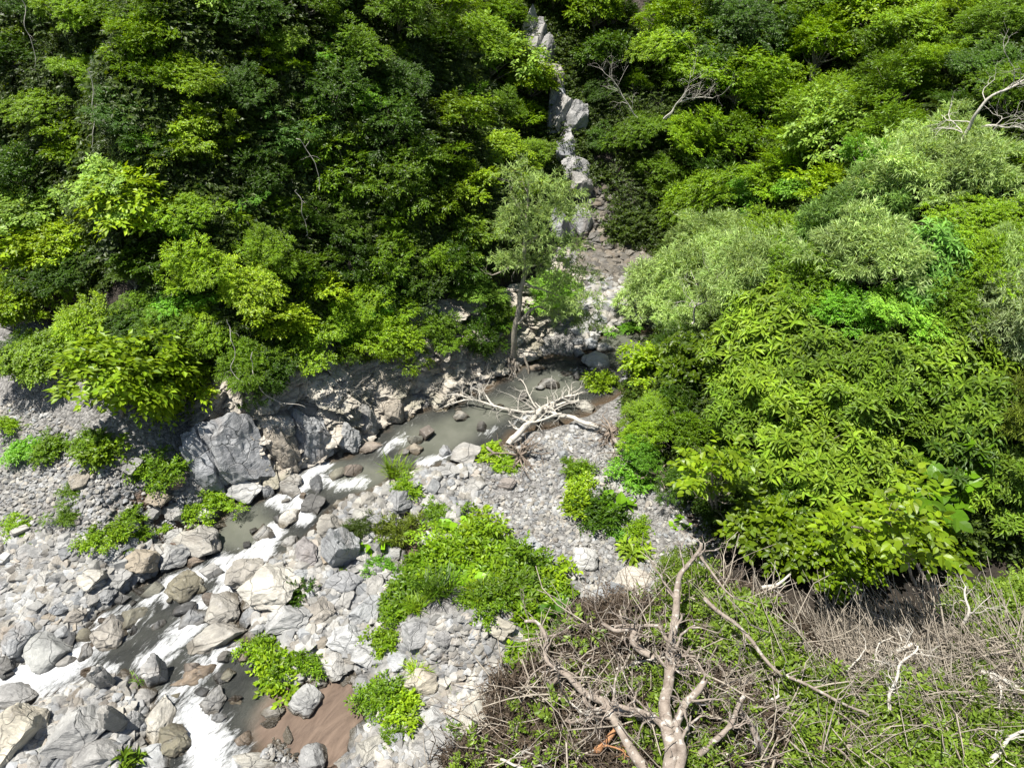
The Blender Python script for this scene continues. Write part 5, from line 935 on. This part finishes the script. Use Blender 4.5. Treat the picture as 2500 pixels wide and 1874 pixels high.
dead_tree('long snaking dead limb crossing the left part of the brush', [
    ([(1578, 1880, .7), (1523, 1806, .8), (1498, 1745, .9), (1469, 1709, .95), (1415, 1680, .95), (1371, 1640, .9), (1324, 1604, .9), (1339, 1582, .9), (1335, 1553, .9), (1317, 1517, .9), (1281, 1517, .9)], .08, .026, 14),
    ([(1371, 1640, .9), (1350, 1665, .8), (1325, 1660, .7)], .035, .02, 0), ([(1600, 1766, .9), (1545, 1745, .9), (1500, 1743, .9), (1455, 1738, .9), (1425, 1700, .9)], .055, .028, 7)], 'dead_limb', 'dead limb')
dead_tree('dead log lying low at the bottom of the brush', [([(1342, 1806, .5), (1397, 1846, .5), (1430, 1838, .5)], .075, .06, 3)], 'dead_log', 'log')
dead_tree('forked dead trunk leaning right of the thick one', [([(1705, 1852, .7), (1752, 1805, .9), (1792, 1758, 1.0), (1816, 1698, 1.1)], .045, .03, 5), ([(1871, 1870, .6), (1845, 1810, .8), (1839, 1775, .9), (1807, 1734, 1.0)], .06, .035, 4)])
dead_tree('pale dead limb lying across the bottom right', [([(1800, 1866, .5), (1907, 1862, .6), (1979, 1833, .7), (2079, 1818, .8)], .05, .03, 6), ([(1979, 1866, .5), (2020, 1840, .7), (2070, 1810, .8)], .03, .02, 2)], 'dead_limb', 'dead limb', M_DEADWOOD)
dead_tree('crooked pale branch standing in the right part of the brush', [([(2165, 1740, .8), (2169, 1684, 1.0), (2192, 1616, 1.1), (2241, 1576, 1.2)], .03, .015, 7)], 'dead_limb', 'dead branch', M_PALE)
dead_tree('long pale fallen trunk half hidden under the dry stems', [([(1985, 1695, .6), (2050, 1660, .7), (2110, 1630, .75), (2232, 1572, .8)], .06, .03, 10)], 'dead_limb', 'fallen trunk', M_PALE)
dead_tree('curved pale branch in the bottom right corner', [([(2414, 1870, .7), (2440, 1820, .8), (2463, 1797, .9), (2520, 1790, .9)], .04, .02, 4)], 'dead_limb', 'dead branch', M_PALE)
dead_tree('dead branch standing up against the dark hollow at the right', [([(2350, 1520, .9), (2365, 1480, 1.1), (2358, 1430, 1.3)], .03, .012, 6)], 'dead_limb', 'dead branch', M_PALE)
dead_tree('broken pale trunk at the right edge of the brush', [([(2400, 1640, .8), (2450, 1660, .8), (2520, 1690, .8)], .05, .04, 4)], 'dead_limb', 'dead trunk', M_PALE)
dead_tree('split limb with raw orange wood under the snaking dead limb', [([(1450, 1835, .6), (1480, 1805, .65), (1510, 1775, .7)], .06, .035, 2)], 'split_limb', 'broken limb', M_SPLIT)
dead_tree('dead vine stem arching with green creeper across the brush', [([(1720, 1460, 1.3), (1790, 1510, 1.3), (1830, 1560, 1.2), (1900, 1640, 1.1), (2060, 1720, 1.0), (2120, 1745, .9)], .035, .02, 8)], 'dead_limb', 'dead limb', M_DEADWOOD)
for k in range(30):
    u = 1240+k*42+RNG.uniform(-20, 20); v = RNG.uniform(1540, 1860); a = RNG.uniform(-.6, .6); L = RNG.uniform(60, 190); h = RNG.uniform(.6, 1.0)
    g = Geo(); limb(g, [over(u, v, h), over(u+L*.5*math.cos(a), v+L*.5*math.sin(a)-RNG.uniform(-15, 15), h+.1), over(u+L*math.cos(a), v+L*math.sin(a), h)], .024, .010, 16, .05, 5, .4, 1, .5, 5)
    tag(link('dead_branch', g.mesh('dead_branch', M_DEADWOOD if k % 3 else M_PALE)), 'crooked dry branch lying on the dead twigs, %s from the left' % ORD[k], 'dead branch', 'dry branches in the dead brush')
print('objects', len(bpy.data.objects), 'tris', sum(len(m.polygons)*(2 if len(m.polygons) and len(m.polygons[0].vertices) == 4 else 1) for m in bpy.data.meshes))
